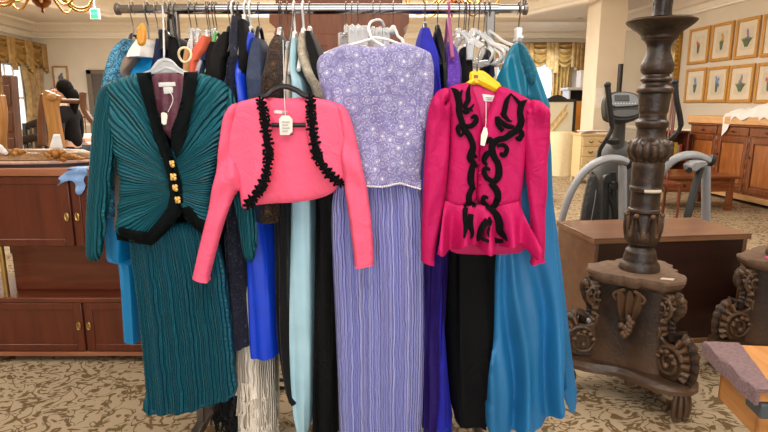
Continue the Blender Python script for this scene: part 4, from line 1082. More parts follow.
skin('body', m_skin, r, V, E, Rr)
for s in (-1, 1):                                        # hands with five fingers
    bx_, by_, bz_ = (wx-.26, wy-.18, Z-.47) if s < 0 else (wx-.28, wy+.18, Z-.45)
    vs = [(bx_+.02, by_, bz_), (bx_-.05, by_, bz_)]; es = [(0, 1)]; rs = [.024, .026]
    for k in range(4):
        n0 = len(vs); y = by_+(k-1.5)*.017; ln = (.06, .072, .07, .052)[k]
        vs += [(bx_-.07, y, bz_-.002), (bx_-.07-ln*.6, y, bz_-.012), (bx_-.07-ln, y, bz_-.035)]; es += [(1, n0), (n0, n0+1), (n0+1, n0+2)]; rs += [.0095, .0085, .007]
    n0 = len(vs); vs += [(bx_-.03, by_-s*.035, bz_-.005), (bx_-.07, by_-s*.05, bz_-.02)]; es += [(0, n0), (n0, n0+1)]; rs += [.011, .009]
    skin('hand', m_skin, r, vs, es, rs, 0, 1)
Vj = [V[0], V[1], V[2], V[3], V[7], V[8], V[9], V[11], V[12], V[13], (wx-.02, wy, Z+.05)]
skin('black_top', m_blkc, r, Vj, [(0, 1), (1, 2), (2, 3), (3, 4), (4, 5), (5, 6), (3, 7), (7, 8), (8, 9), (3, 10)], [(.15, .16), .135, .145, .135, .08, .062, .046, .08, .062, .046, .07])
Vt = [V[0], V[15], V[16], (V[17][0], V[17][1], .1), V[19], V[20], (V[21][0], V[21][1], .1)]
skin('trousers', m_jean, r, Vt, [(0, 1), (1, 2), (2, 3), (0, 4), (4, 5), (5, 6)], [.135, .105, .075, .06, .105, .075, .06])
for s in (17, 21):
    x, y, z = V[s]; G().ell((x-.06, y, .045), (.13, .05, .045), 14, 8).build('shoe', m_blk, r)
hx, hy, hz = hd.x, wy, hd.z
g = G()
g.ell((hx+.05, hy, hz+.045), (.082, .086, .09), 20, 14); g.ell((hx+.085, hy, hz-.01), (.055, .065, .075), 14, 10); g.ell((hx+.075, hy, hz+.02), (.07, .075, .085), 14, 10)
g.tube(smoothpath([(hx+.12, hy, hz), (hx+.15, hy-.01, hz-.08), (hx+.13, hy, hz-.2), (hx+.12, hy, hz-.3)], 5), [.05, .055, .058, .06, .06, .058, .055, .052, .048, .044, .04, .036, .03, .024, .016, .006], 10)
g.build('hair', m_hair, r)
g = G().ell((hx-.098, hy, hz+.0), (.018, .014, .022), 10, 8); g.ell((hx-.02, hy-.085, hz), (.016, .012, .028), 8, 6); g.build('nose_and_ear', m_skin, r)
g = G()
for s in (-1, 1): g.ell((hx-.082, hy+s*.035, hz+.03), (.008, .012, .007), 8, 6)
g.build('eyes', m_hair, r)
G().ell((hx-.088, hy, hz-.045), (.008, .02, .006), 8, 6).build('mouth', plain('lips', (170, 92, 84), .5), r)
# dark chairs and stacks to her left and right (beyond the cabinet)
def dark_chair(label, px, Y, w, zt, arms):
    c = at(px, 130, Y); x = c.x; r = thing('dark_chair', label, 'chair', (x, Y, 0), 'dark chairs beyond the cabinet')
    m = m_dchair
    G().slab([(x-w, Y-.22), (x+w, Y-.22), (x+w*.9, Y+.2), (x-w*.9, Y+.2)], .44, .48).build('seat', m, r, bevel=.01)
    for sx in (-1, 1):
        G().tube([(x+sx*(w-.03), Y-.19, 0), (x+sx*(w-.03), Y-.19, .44)], [.015, .022], 8).build('leg', m, r)
        G().tube(smoothpath([(x+sx*(w-.05), Y+.2, 0), (x+sx*(w-.05), Y+.17, .46), (x+sx*(w-.03), Y+.24, zt)], 6), .022, 8).build('leg', m, r)
        if arms: G().tube(smoothpath([(x+sx*(w-.03), Y+.2, .74), (x+sx*w, Y-.05, .72), (x+sx*(w-.01), Y-.2, .66), (x+sx*(w-.03), Y-.19, .46)], 5), .018, 8).build('arm', m, r)
    for k in range(4):
        xx = x+(k-1.5)*w*.38; G().tube([(xx, Y+.17, .48), (xx, Y+.23, zt-.04)], .011, 6).build('spindle', m, r)
    G().tube(smoothpath([(x-w+.03, Y+.24, zt-.04), (x, Y+.26, zt+.02), (x+w-.03, Y+.24, zt-.04)], 6), .035, 8, flat=.5).build('top_rail', m, r)
m_dchair = plain('black_brown_chair', (36, 22, 18), .35)
dark_chair('dark wooden armchair beyond the cabinet, nearest the leaning brown plank', 17, 4.7, .24, 1.12, True)
dark_chair('dark spindle-back chair beyond the cabinet, second from the leaning plank', 29, 5.5, .22, 1.24, False)
dark_chair('dark spindle-back chair beyond the cabinet, just left of the saddle stool', 38, 6.2, .2, 1.2, False)
# hoop-back chair and boxes right of her
c = at(79, 125, 8.2); r = thing('hoop_back_chair', 'red-brown hoop-back chair behind the person in black', 'chair', (c.x, 8.2, 0)); x = c.x; zt = at(78, 117, 8.2).z
G().lathe([(.2, 0), (.23, .02), (.22, .04)], (x, 8.2, .42), 24).build('seat', m_ch, r)
for sx in (-1, 1):
    for sy in (-1, 1): G().tube([(x+sx*.13, 8.2+sy*.13, .43), (x+sx*.2, 8.2+sy*.2, 0)], [.02, .014], 8).build('leg', m_ch, r)
G().tube([(x+.24*cos(t), 8.38, .46+(zt-.46)*sin(t)) for t in np.linspace(0, pi, 20)], .015, 8).build('hoop', m_ch, r)
for k in range(5):
    u = (k-2)*.085; G().tube([(x+u*.8, 8.36, .46), (x+u, 8.38, .46+(zt-.46)*sqrt(1-(u/.25)**2))], .008, 6).build('spindle', m_ch, r)
bx0, bx1 = at(68, 140, 6.9).x, at(90, 140, 6.9).x; tz = at(78, 150, 6.9).z
r = thing('trestle_table', 'low table behind the saddle stool carrying a stack of pale boxes', 'table', ((bx0+bx1)/2, 7.1, 0))
B('tabletop', m_ch, r, (bx0-.1, bx1+.1, 6.85, 7.4, tz-.04, tz))
for sx in (bx0-.06, bx1+.02):
    for sy in (6.9, 7.32): B('leg', m_ch, r, (sx, sx+.04, sy, sy+.04, 0, tz-.04))
zz = tz+.001; cols = [(188, 120, 110), (226, 206, 190), (206, 150, 136), (234, 222, 210)]
bl = ['dusty pink flat box at the bottom of the stack behind the saddle stool', 'cream flat box, second from the bottom of the stack behind the saddle stool', 'pink flat box, third from the bottom of the stack behind the saddle stool', 'white flat box on top of the stack behind the saddle stool']
for k in range(4):
    h = .045; o = B('flat_box', plain('card_box', cols[k], .7), None, (bx0+.02*k, bx1-.03*k, 6.9, 7.25, zz, zz+h), bevel=.004); tag(o, bl[k], 'box', 'flat boxes on the low table'); zz += h+.001
# framed pictures on the back wall above her
m_pf = wood('thin_oak_frame', (150, 104, 60), (180, 132, 84), 8, 'Z', .4)
for (x0, y0, x1, y1, lab) in ((52.5, 66, 70, 88, 'framed pale picture with a dark bird shape on the far wall, upper of two'), (60, 90.5, 72, 112, 'framed pale picture on the far wall, lower of two behind the person')):
    a = at(x0, y0, YF); b = at(x1, y1, YF); r = thing('wall_picture', lab, 'picture', ((a.x+b.x)/2, YF-.02, b.z), 'pictures on the far wall')
    w = .04
    B('frame', m_pf, r, (a.x, a.x+w, YF-.045, YF-.003, b.z, a.z), (b.x-w, b.x, YF-.045, YF-.003, b.z, a.z), (a.x+w, b.x-w, YF-.045, YF-.003, b.z, b.z+w), (a.x+w, b.x-w, YF-.045, YF-.003, a.z-w, a.z))
    B('sheet', plain('pale_print', (214, 206, 190), .7), r, (a.x+w, b.x-w, YF-.025, YF-.004, b.z+w, a.z-w), bevel=0)
    g = G(); xc, zc = (a.x+b.x)/2, (a.z+b.z)/2-.03
    g.ell((xc, YF-.026, zc), (.07, .004, .09), 12, 8); g.ell((xc+.03, YF-.026, zc+.1), (.035, .004, .03), 10, 6); g.tube([(xc-.03, YF-.026, zc-.05), (xc-.04, YF-.026, zc-.16)], .012, 6, flat=.3); g.build('printed_shape', plain('grey_ink', (110, 104, 98), .8), r)
# armoire behind the rail
m_arm = wood('armoire_wood', (118, 62, 32), (144, 82, 44), 5, 'Z', .4, .15)
m_armp = wood('armoire_panel', (104, 50, 24), (128, 68, 34), 5, 'Z', .4, .15)
AY = 4.3; a = at(270, 30, AY); b = at(409, 30, AY); x0, x1 = a.x, b.x
r = thing('armoire', 'tall brown wooden armoire with panelled doors behind the clothes rail', 'armoire', ((x0+x1)/2, AY+.3, 0))
B('body', m_arm, r, (x0+.06, x1-.06, AY+.02, AY+.6, .08, 2.05)); B('plinth', m_arm, r, (x0+.03, x1-.03, AY, AY+.6, 0, .1), bevel=.01)
zc1 = at(384, 20, AY).z
prof = [(x0+.06, 1.9), (x0+.06, zc1-.14), (x0+.03, zc1-.1), (x0+.045, zc1-.06), (x0+.0, zc1-.02), (x0+.0, zc1+.08), (x0+.05, zc1+.1), (x0+.05, zc1+.2), (x0+.3, zc1+.26), ((x0+x1)/2, zc1+.42), (x1-.3, zc1+.26), (x1-.05, zc1+.2), (x1-.05, zc1+.1), (x1, zc1+.08), (x1, zc1-.02), (x1-.045, zc1-.06), (x1-.03, zc1-.1), (x1-.06, zc1-.14), (x1-.06, 1.9)]
G().prism(prof, AY-.02, AY+.6).build('pediment', m_arm, r, bevel=.012)
xmid = (x0+x1)/2
for xa, xb in ((x0+.08, xmid-.004), (xmid+.004, x1-.08)):
    d = B('door', m_arm, r, (xa, xb, AY-.035, AY+.02, .14, zc1-.1), bevel=.006)
    for z0_, z1_ in ((.22, .95), (1.03, zc1-.18)): B('door_panel', m_armp, d, (xa+.08, xb-.08, AY-.042, AY-.03, z0_, z1_), bevel=.012)
    G().ell((xb-.03 if xa < xmid-.1 else xa+.03, AY-.05, 1.0), (.014, .016, .014)).build('door_knob', m_brassdk, d)
# ================================================================ THE CLOTHES RAIL
m_chr = plain('chrome', (168, 166, 168), .16, 1, var=.02)
m_steel = plain('brushed_steel', (128, 120, 114), .35, .9, var=.05)
RY = 2.17; RZ = at(384, 9, RY).z
xa, xb = at(119, 9, RY).x, at(524, 9, RY).x
ua, ub = at(175, 30, RY).x, at(490, 30, RY).x
r = thing('clothes_rack', 'chrome clothes rail on two grey uprights, hung full of garments', 'clothes rack', ((ua+ub)/2, RY, 0))
o = G().tube([(ua-.03, RY, RZ), (ub+.03, RY, RZ)], .0185, 20).build('rail', m_chr, r)
for x0, x1, xc in ((xa, ua, xa), (ub, xb, xb)):
    e = G().tube([(x0, RY, RZ), (x1, RY, RZ)], .0155, 18).build('pull_out_rail', m_chr, r)
    s = -1 if xc < 0 else 1
    G().tube([(xc-s*.004, RY, RZ), (xc+s*.012, RY, RZ)], .0215, 18).build('end_cap', m_steel, e, bevel=.003)
    if s > 0: G().tube([(xc, RY, RZ), (xc, RY, RZ+.05)], .0075, 10).build('stop_pin', m_steel, e)
for x in (ua, ub):
    p = B('upright', m_steel, r, (x-.016, x+.016, RY-.014, RY+.014, .09, RZ), bevel=.004)
    B('base_leg', m_steel, r, (x-.02, x+.02, RY-.34, RY+.34, .06, .095), bevel=.004)
    for y in (-.3, .3):
        c = G().ell((x, RY+y, .03), (.014, .03, .03), 14, 10); c.box(x-.018, x+.018, RY+y-.012, RY+y+.012, .03, .065); c.build('caster', m_rub, r)
for y, z in ((RY+.23, .16), (RY+.23, .12)): G().tube([(ua, y, z), (ub, y, z)], .009, 10).build('cross_bar', m_blk, r)

# ---------------------------------------------------------------- cloth
m_tealp = pleat('teal_pleated_silk', (8, 68, 82), (14, 94, 108), 1, .010, .5, .25, c3=(42, 130, 140))
m_teals = pleat('teal_pleated_skirt', (7, 64, 84), (11, 86, 104), 1, .011, .5, .25, c3=(28, 112, 124))
m_velvet = plain('black_green_velvet', (7, 14, 15), .95, var=.2, sheen=.06, spec=.15)
m_burg = fabric('burgundy_lining', (106, 58, 70), .5)
m_pink = fabric('coral_pink_crepe', (250, 98, 132), .75, .25, .03, .1)
m_mag = fabric('magenta_crepe', (190, 12, 90), .7, .25, .03, .1)
m_magin = fabric('magenta_lining', (200, 36, 100), .5, .15, .05)
m_bv = plain('black_velvet', (7, 6, 8), .95, var=.2, sheen=.12, spec=.2)
m_lavs = pleat('lavender_crinkle', (116, 120, 196), (152, 154, 218), 1, .006, .5, .2, streak=.8, c3=(204, 206, 240))
m_lavt = spots('lavender_beaded_lace', (164, 160, 196), (124, 118, 168), (226, 222, 236), 34, .5, 120)
m_turq = plain('turquoise_satin', (14, 112, 140), .35, var=.12, scale=5, sheen=.2)
m_turqd = plain('turquoise_organza', (30, 112, 166), .5, var=.3, scale=4, sheen=.3, stretch=(1, 1, .35))
m_turqb = spots('turquoise_beaded_strap', (18, 96, 118), (14, 84, 104), (70, 150, 160), 60, .4, 170)
m_hook = plain('hook_wire', (128, 124, 118), .3, .9)
m_hblk = plain('black_hanger_plastic', (18, 17, 18), .45)
m_hwht = plain('white_hanger_plastic', (232, 230, 228), .35)
m_hyel = plain('yellow_hanger_plastic', (240, 200, 10), .35, var=.04)
m_hpur = plain('mauve_hanger_plastic', (166, 84, 130), .4)
m_hgrn = plain('green_hanger_plastic', (90, 170, 90), .4)
m_hwood = wood('honey_hanger_wood', (206, 132, 30), (226, 158, 56), 8, 'Z', .4)
def clear():
    m, t, b = nt('clear_hanger_plastic'); b.inputs['Base Color'].default_value = (1, 1, 1, 1); b.inputs['Roughness'].default_value = .15
    b.inputs['Transmission Weight'].default_value = .6; b.inputs['IOR'].default_value = 1.3; return m
m_clear = clear()
m_tag = plain('price_tag_card', (236, 230, 216), .7, var=.02)
m_lab = plain('woven_label', (226, 222, 216), .7, var=.03)
m_thread = plain('white_thread', (230, 228, 224), .7)
m_goldb = plain('gold_button', (232, 188, 104), .4, .35)
m_ink = plain('label_ink', (120, 114, 110), .8)
def hookpts(x, zt, Y=RY):
    """wire hook from the hanger neck at height zt up and over the rail"""
    q = .025
    return smoothpath([(x, Y, zt), (x, Y, RZ-.06), (x, Y-.012, RZ-.03), (x, Y-q, RZ), (x, Y-.016, RZ+.018), (x, Y, RZ+.026), (x, Y+.016, RZ+.018), (x, Y+q, RZ-.002), (x, Y+.02, RZ-.015)], 4)
def hanger(label, x, zn, mat, kind='arms', yaw=0, group='hangers on the clothes rail', hm=None, half=.16, drop=.15):
    """a hanger seen edge-on: hook over the rail, arms along the view"""
    r = thing('hanger', label, 'hanger', (x, RY, zn-.1), group)
    G().tube(hookpts(x, zn), .0019 if hm is None else .004, 8).build('hook', hm or m_hook, r)
    M = Matrix.Translation((x, RY, 0)) @ Matrix.Rotation(yaw, 4, 'Z')
    if kind == 'arms':
        g = G()
        for s in (-1, 1):
            pts = [(0, 0, zn+.004), (0, s*.03, zn-.006), (0, s*half*.5, zn-drop*.5), (0, s*half, zn-drop)]
            g.tube([M @ Vector(p) for p in smoothpath(pts, 5)], [.007]*5+[.007]*5+[.0075]*6, 8)
        g.build('shoulders', mat, r)
    elif kind == 'open':
        g = G()
        for s in (-1, 1):
            pts = [(0, 0, zn+.004), (0, s*.03, zn-.006), (0, s*half*.5, zn-drop*.55), (0, s*half, zn-drop), (0, s*half*.97, zn-drop-.03), (0, s*half*.8, zn-drop-.036), (0, 0, zn-drop-.036)]
            g.tube([M @ Vector(p) for p in smoothpath(pts, 4)], .0055, 8)
        g.ell(M @ Vector((0, 0, zn)), (.012, .02, .018), 10, 8, M.to_3x3()); g.build('shoulders', mat, r)
    elif kind == 'clip':
        g = G().tube([M @ Vector((0, -half, zn-.02)), M @ Vector((0, half, zn-.02))], .006, 8); g.ell(M @ Vector((0, 0, zn-.005)), (.01, .018, .02), 10, 8); g.build('bar', mat, r)
        for s in (-1, 1):
            g = G().box(-.012, .012, s*half*.8-.016, s*half*.8+.016, zn-.075, zn-.005, M=M); g.build('clip', mat, r, bevel=.004)
    return r

# ---------------------------------------------------------------- garments hanging edge-on (a table: label, rows, cloth, hanger)
def fab(n, c, **k): return fabric(n, c, **k)
m_croch = spots('blue_crochet', (78, 148, 180), (20, 52, 74), (24, 56, 80), 38, .7, 60)
m_brlace = spots('brown_lace', (66, 46, 34), (26, 17, 13), (112, 84, 62), 26, .7, 110)
m_bklace = spots('black_lace', (6, 6, 8), (4, 4, 5), (20, 20, 26), 40, .6, 140)
m_champ = spots('champagne_beaded', (176, 164, 146), (150, 136, 116), (206, 196, 180), 40, .5, 160)
m_purp = spots('purple_sequin', (96, 50, 164), (74, 34, 138), (150, 110, 206), 60, .35, 170)
m_navyp = spots('navy_pattern', (28, 30, 48), (18, 20, 34), (74, 80, 104), 26, .7, 110)
m_cfr = pleat('cream_fringe_cloth', (214, 198, 178), (236, 224, 208), .8, .008, .8, .2, c3=(246, 238, 226))
m_rvel = plain('royal_blue_velvet', (22, 24, 150), .85, var=.3, scale=14, sheen=.5)
GAR = [
 # name, label, category, rows, material, half breadth, hanger(material, label, kind, neck y), fold
 ('cardigan', 'pale blue crochet cardigan, first garment at the left end of the rail', 'cardigan', [(39, 123, 131), (46, 113, 132), (56, 107, 130), (75, 103, 125), (110, 101, 120), (215, 106, 122)], m_croch, .22, (m_hblk, 'black hanger holding the pale blue crochet cardigan', 'arms', 36), .1),
 ('blouse', 'taupe blouse with a white net collar, second from the left on the rail', 'blouse', [(41, 138, 147), (52, 129, 143), (65, 118, 134), (80, 110, 126), (120, 110, 128), (228, 114, 134)], fab('taupe_crepe', (140, 118, 102)), .21, (m_hwood, 'honey-coloured wooden hanger holding the taupe blouse', 'wood', 39), .1),
 ('gown', 'bright turquoise gown behind the teal jacket, its lower edge showing left of the teal skirt', 'gown', [(50, 147, 160), (58, 139, 160), (66, 133, 160), (75, 128, 158), (110, 122, 150), (180, 109, 132), (255, 106, 130), (262, 118, 139), (340, 125, 143)], plain('bright_turquoise_satin', (0, 120, 176), .45, var=.08, sheen=.2), .2, (m_hwood, 'pale wooden hanger holding the bright turquoise gown', 'arms', 48), .08),
 ('dress', 'navy velvet dress just left of the upright of the rail', 'dress', [(39, 155, 166), (55, 153, 167), (75, 150, 170), (120, 150, 172), (300, 150, 176)], fab('navy_velvet', (18, 26, 58), sheen=.5), .2, (m_clear, 'clear hanger holding the navy velvet dress', 'arms', 34), .1),
 ('trousers', 'black trousers on a clip hanger, beside the left upright', 'trousers', [(37, 168, 175), (45, 167, 181), (75, 166, 186), (150, 166, 190), (260, 170, 192)], fab('black_crepe', (8, 8, 9)), .17, (m_hblk, 'black clip hanger holding the black trousers', 'clip', 33), .15),
 ('blouse', 'tan blouse between the black trousers and the coral top', 'blouse', [(47, 185, 190), (60, 183, 191), (75, 183, 194), (200, 185, 200)], fab('tan_silk', (178, 132, 88)), .19, (m_clear, 'clear hanger holding the tan blouse', 'arms', 42), .1),
 ('top', 'coral orange top slipping off its hanger on the left of the rail', 'top', [(36, 201, 207), (42, 197, 208), (50, 191, 206), (60, 190, 201), (75, 190, 199), (200, 195, 205)], fab('coral_silk', (206, 92, 66)), .19, (m_clear, 'clear hanger holding the coral orange top', 'arms', 33), .08),
 ('dress', 'navy blue dress beside the coral orange top', 'dress', [(48, 203, 210), (60, 197, 211), (75, 189, 206), (280, 192, 206)], fab('navy_crepe', (22, 30, 66)), .21, (m_clear, 'clear hanger holding the navy blue dress', 'arms', 42), .1),
 ('dress', 'black dress next to the navy blue one, left half of the rail', 'dress', [(42, 210, 216), (52, 206, 218), (75, 205, 217), (200, 207, 222), (300, 208, 224)], fab('black_jersey_dress', (9, 8, 10)), .2, (m_hgrn, 'green hanger holding the black dress', 'arms', 34), .12),
 ('jacket', 'black jacket with square shoulders, fourth left of the royal blue gown', 'jacket', [(32, 223, 229), (40, 216, 231), (55, 210, 230), (80, 210, 226), (230, 212, 228)], fab('black_wool', (8, 7, 9)), .22, (m_hblk, 'black hanger holding the square-shouldered black jacket', 'arms', 29), .08),
 ('blouse', 'cream blouse, a narrow strip among the dark jackets on the left', 'blouse', [(36, 228, 232), (48, 223, 230), (60, 217, 228), (80, 216, 227), (170, 218, 228)], fab('cream_silk', (198, 182, 156)), .2, (m_hwht, 'white hanger holding the cream blouse', 'arms', 33), .08),
 ('jacket', 'charcoal navy jacket between the cream blouse and the striped jacket', 'jacket', [(45, 229, 235), (55, 224, 236), (78, 221, 233), (210, 222, 240)], fab('charcoal_navy', (40, 46, 62)), .2, (m_clear, 'clear hanger holding the charcoal navy jacket', 'arms', 40), .1),
 ('dress', 'long dark navy patterned dress with a plum shoulder, hanging beside the teal skirt', 'dress', [(17, 232, 237), (28, 230, 239), (42, 229, 239), (55, 231, 239), (80, 226, 239), (230, 224, 243), (345, 230, 250)], m_navyp, .2, (m_hblk, 'black hanger holding the navy patterned dress', 'arms', 15), .15),
 ('jacket', 'black jacket with a pointed shoulder just left of the royal blue gown', 'jacket', [(19, 240, 244), (30, 237, 247), (38, 238, 247), (60, 239, 247), (200, 240, 250)], fab('black_velvet_jacket', (8, 7, 10), sheen=.4), .19, (m_hwht, 'white hanger holding the pointed-shoulder black jacket', 'arms', 17), .08),
 ('gown', 'royal blue satin gown showing above the coral bolero and beside the cream fringe', 'gown', [(32, 244, 251), (38, 241, 252), (55, 238, 249), (75, 235, 247), (105, 238, 252), (225, 245, 272), (345, 249, 279), (350, 250, 279)], plain('royal_blue_satin', (14, 62, 200), .4, var=.1, sheen=.2), .2, (m_hwht, 'white hanger holding the royal blue satin gown', 'arms', 29), .1),
 ('jacket', 'dark blue-grey denim-look jacket right of the royal blue gown', 'jacket', [(38, 253, 260), (50, 248, 263), (75, 245, 265), (105, 247, 266), (220, 250, 268)], plain('slate_denim', (44, 54, 78), .8, var=.3, scale=30, bmp=.3), .2, (m_hblk, 'black hanger holding the dark blue-grey jacket', 'arms', 29), .12),
 ('jacket', 'brown lace jacket left of the white satin gown, its hem below the coral bolero', 'jacket', [(35, 274, 281), (45, 268, 283), (60, 265, 284), (80, 261, 284), (100, 258, 284), (190, 255, 285), (221, 253, 285)], m_brlace, .21, (m_clear, 'clear hanger with a thin wire hook holding the brown lace jacket', 'arms', 30), .1),
 ('gown', 'long black lace gown hanging between the royal blue and pale aqua gowns', 'gown', [(58, 277, 284), (100, 273, 289), (230, 275, 293), (330, 276, 294), (385, 283, 298), (400, 289, 301)], m_bklace, .2, (m_clear, 'clear hanger holding the long black lace gown', 'arms', 52), .18),
 ('skirt', 'long cream fringed skirt hanging below the royal blue gown', 'skirt', [(250, 240, 262), (340, 236, 268), (400, 237, 270), (436, 238, 271)], m_cfr, .16, None, .1),
 ('blouse', 'beige blouse left of the white hanger of the aqua gown', 'blouse', [(50, 284, 288), (62, 281, 290), (80, 283, 292), (110, 285, 294), (180, 286, 296)], fab('beige_silk', (200, 184, 166)), .19, (m_clear, 'clear hanger holding the beige blouse', 'arms', 44), .08),
 ('gown', 'long pale aqua satin gown hanging to the floor left of the lavender gown', 'gown', [(38, 289, 296), (50, 289, 297), (70, 290, 297), (95, 290, 306), (205, 289, 315), (330, 288, 316), (400, 291, 314), (428, 296, 311)], plain('pale_aqua_satin', (166, 204, 218), .4, var=.06, sheen=.15), .2, (m_hwht, 'white hanger holding the pale aqua gown', 'arms', 34), .12),
 ('wrap', 'champagne beaded wrap slanting off the white hanger left of the lavender gown', 'wrap', [(33, 299, 304), (42, 297, 307), (55, 297, 309), (75, 303, 320), (95, 312, 333), (130, 312, 334)], m_champ, .2, (m_hwht, 'white hanger holding the champagne beaded wrap', 'arms', 31), .06),
 ('gown', 'long black beaded gown directly left of the lavender gown', 'gown', [(31, 305, 311), (42, 305, 316), (60, 308, 323), (80, 312, 331), (110, 314, 335), (200, 313, 338), (434, 312, 338)], plain('black_beaded_crepe', (5, 5, 6), .7, spec=.2, bmp=.4, bscale=120), .2, (m_clear, 'clear hanger holding the long black beaded gown', 'arms', 29), .12),
 ('gown', 'royal blue velvet gown with a fringed hem directly right of the lavender gown', 'gown', [(28, 421, 430), (38, 418, 434), (55, 417, 440), (75, 416, 442), (110, 419, 444), (250, 431, 442), (380, 434, 449), (425, 427, 453)], m_rvel, .2, (m_hook, 'wire hanger holding the royal blue velvet gown', 'arms', 25), .12),
 ('dress', 'black dress between the royal blue velvet and purple sequined gowns', 'dress', [(29, 436, 441), (45, 435, 445), (75, 440, 448), (200, 440, 452)], fab('black_satin', (8, 8, 10), rough=.45), .18, (m_hblk, 'black hanger holding the dress beside the purple sequined gown', 'arms', 27), .1),
 ('gown', 'long purple sequined gown, its indigo skirt showing below the magenta jacket', 'gown', [(42, 447, 452), (50, 445, 458), (65, 444, 462), (80, 443, 463), (110, 444, 462), (250, 425, 447), (400, 423, 441)], m_purp, .19, (m_hpur, 'mauve plastic hanger holding the purple sequined gown', 'arms', 20), .12),
 ('trousers', 'wide black trousers hanging to the floor below the magenta jacket', 'trousers', [(47, 463, 471), (55, 462, 473), (85, 459, 475), (200, 452, 488), (260, 447, 500), (338, 447, 500), (400, 450, 497), (424, 454, 492)], fab('black_suiting', (8, 8, 10)), .19, (m_clear, 'clear clip hanger holding the wide black trousers', 'clip', 42), .12),
 ('dress', 'dark navy dress by the right upright of the rail', 'dress', [(50, 488, 493), (80, 487, 495), (160, 487, 497)], fab('ink_navy', (22, 28, 52)), .18, (m_clear, 'clear hanger holding the dark navy dress', 'arms', 45), .1),
]
m_tulle = fabric('white_net', (226, 220, 214), .9)
m_indigo = fabric('indigo_velvet', (36, 14, 96), .8, .3, .15)
m_plum = fabric('plum_shoulder', (44, 34, 46), .6, .3)
m_bfr = fabric('blue_fringe', (24, 48, 160), .7, .3, .2)
for gi, (nm, lab, cat, rows, mt, W, hg, fo) in enumerate(GAR):
    g = strip(G(), rows, RY, W, seed=gi, fold=fo)
    A = np.array(g.v); xt = float(A[:28, 0].mean()); zt = float(A[:, 2].max())
    r = thing(nm, lab, cat, (xt, RY, float(A[:, 2].min())), 'garments hung edge-on along the rail')
    if 'purple sequined' in lab:
        g = strip(G(), [q for q in rows if q[0] <= 110]+[(170, 436, 456)], RY, W, seed=gi, fold=fo); g.build('bodice', mt, r)
        strip(G(), [(160, 437, 456), (250, 424, 448), (400, 422, 440), (426, 422, 438)], RY-.02, W, seed=gi, fold=.2, neck=W*.98).build('skirt', m_indigo, r)
    elif 'plum shoulder' in lab:
        g.build('body', mt, r); strip(G(), [(16, 231, 238), (28, 229.5, 239.5), (44, 229, 239.5)], RY, W*.9, seed=gi, fold=.02).build('plum_shoulder', m_plum, r)
    else: g.build('body', mt, r, ang=60)
    if 'net collar' in lab:
        gg = strip(G(), [(39, 136, 147), (46, 131, 148), (52, 128, 150), (57, 127, 150)], RY-.03, .2, seed=3, fold=.3); gg.build('net_collar', m_tulle, r)
    if 'fringed hem' in lab or 'fringed skirt' in lab:
        gg = G(); rnd = random.Random(gi); nb = A[-28:]
        rowsz = [float(A[-28:, 2].mean())] if 'hem' in lab else [float(A[int(len(A)*f)-1, 2]) for f in (.55, .66, .77, .88, .99)]
        for z0 in rowsz:
            for k in range(46):
                t = rnd.uniform(pi, 2*pi); xc = float(A[-28:, 0].mean()); hw = float(np.ptp(A[-28:, 0]))/2
                x = xc+hw*1.03*abs(cos(t))**.75*(1 if cos(t) > 0 else -1); y = RY+W*sin(t)*1.02; ln = rnd.uniform(.06, .11) if 'hem' in lab else rnd.uniform(.05, .09)
                gg.tube([(x, y, z0+.01), (x+rnd.uniform(-.008, .008), y-.006, z0-ln*.5), (x+rnd.uniform(-.014, .014), y-.004, z0-ln)], .0032, 5)
        gg.build('fringe', m_bfr if 'hem' in lab else m_cfr, r)
    if hg:
        hmt, hl, kind, ny = hg; zn = at(rows[0][1], ny, RY).z
        hm_ = m_hwht if 'white hanger' in hl else (m_hpur if 'mauve' in hl else None)
        if kind == 'wood':
            hr = thing('hanger', hl, 'hanger', (xt, RY, zn-.1), 'hangers on the clothes rail')
            G().tube(hookpts(xt, zn), .0028, 8).build('hook', m_hook, hr)
            gg = G(); panel(gg, [(138, 27), (142, 22), (146, 27), (147, 38), (145, 46), (138, 46), (136, 36)], RY-.25, .008, 3, .8, 1.5, smooth=1); gg.build('shoulders', m_hwood, hr)
        else: hanger(hl, xt, zn, hmt, kind, hm=hm_)
# black feathered shawl end trailing below the teal skirt
g = strip(G(), [(240, 226, 238), (330, 224, 238), (380, 222, 238), (402, 215, 238), (414, 211, 236), (420, 226, 238), (434, 227, 238)], RY+.02, .12, seed=77, fold=.25)
r = thing('shawl', 'black fringed shawl trailing to the floor behind the teal skirt', 'shawl', (float(np.mean(np.array(g.v)[:, 0])), RY, .1))
g.build('body', m_bklace, r)
gg = G(); rnd = random.Random(2); A = np.array(g.v); q = [p for p in g.v if p[2] < A[:, 2].min()+.25 and p[1] < RY]
for k in range(70):
    x, y, z = rnd.choice(q); gg.tube([(x, y, z), (x+rnd.uniform(-.015, .015), y-.01, z-.02), (x+rnd.uniform(-.02, .02), y-.012, z-.055)], .0035, 5)
gg.build('fringe', m_bklace, r)
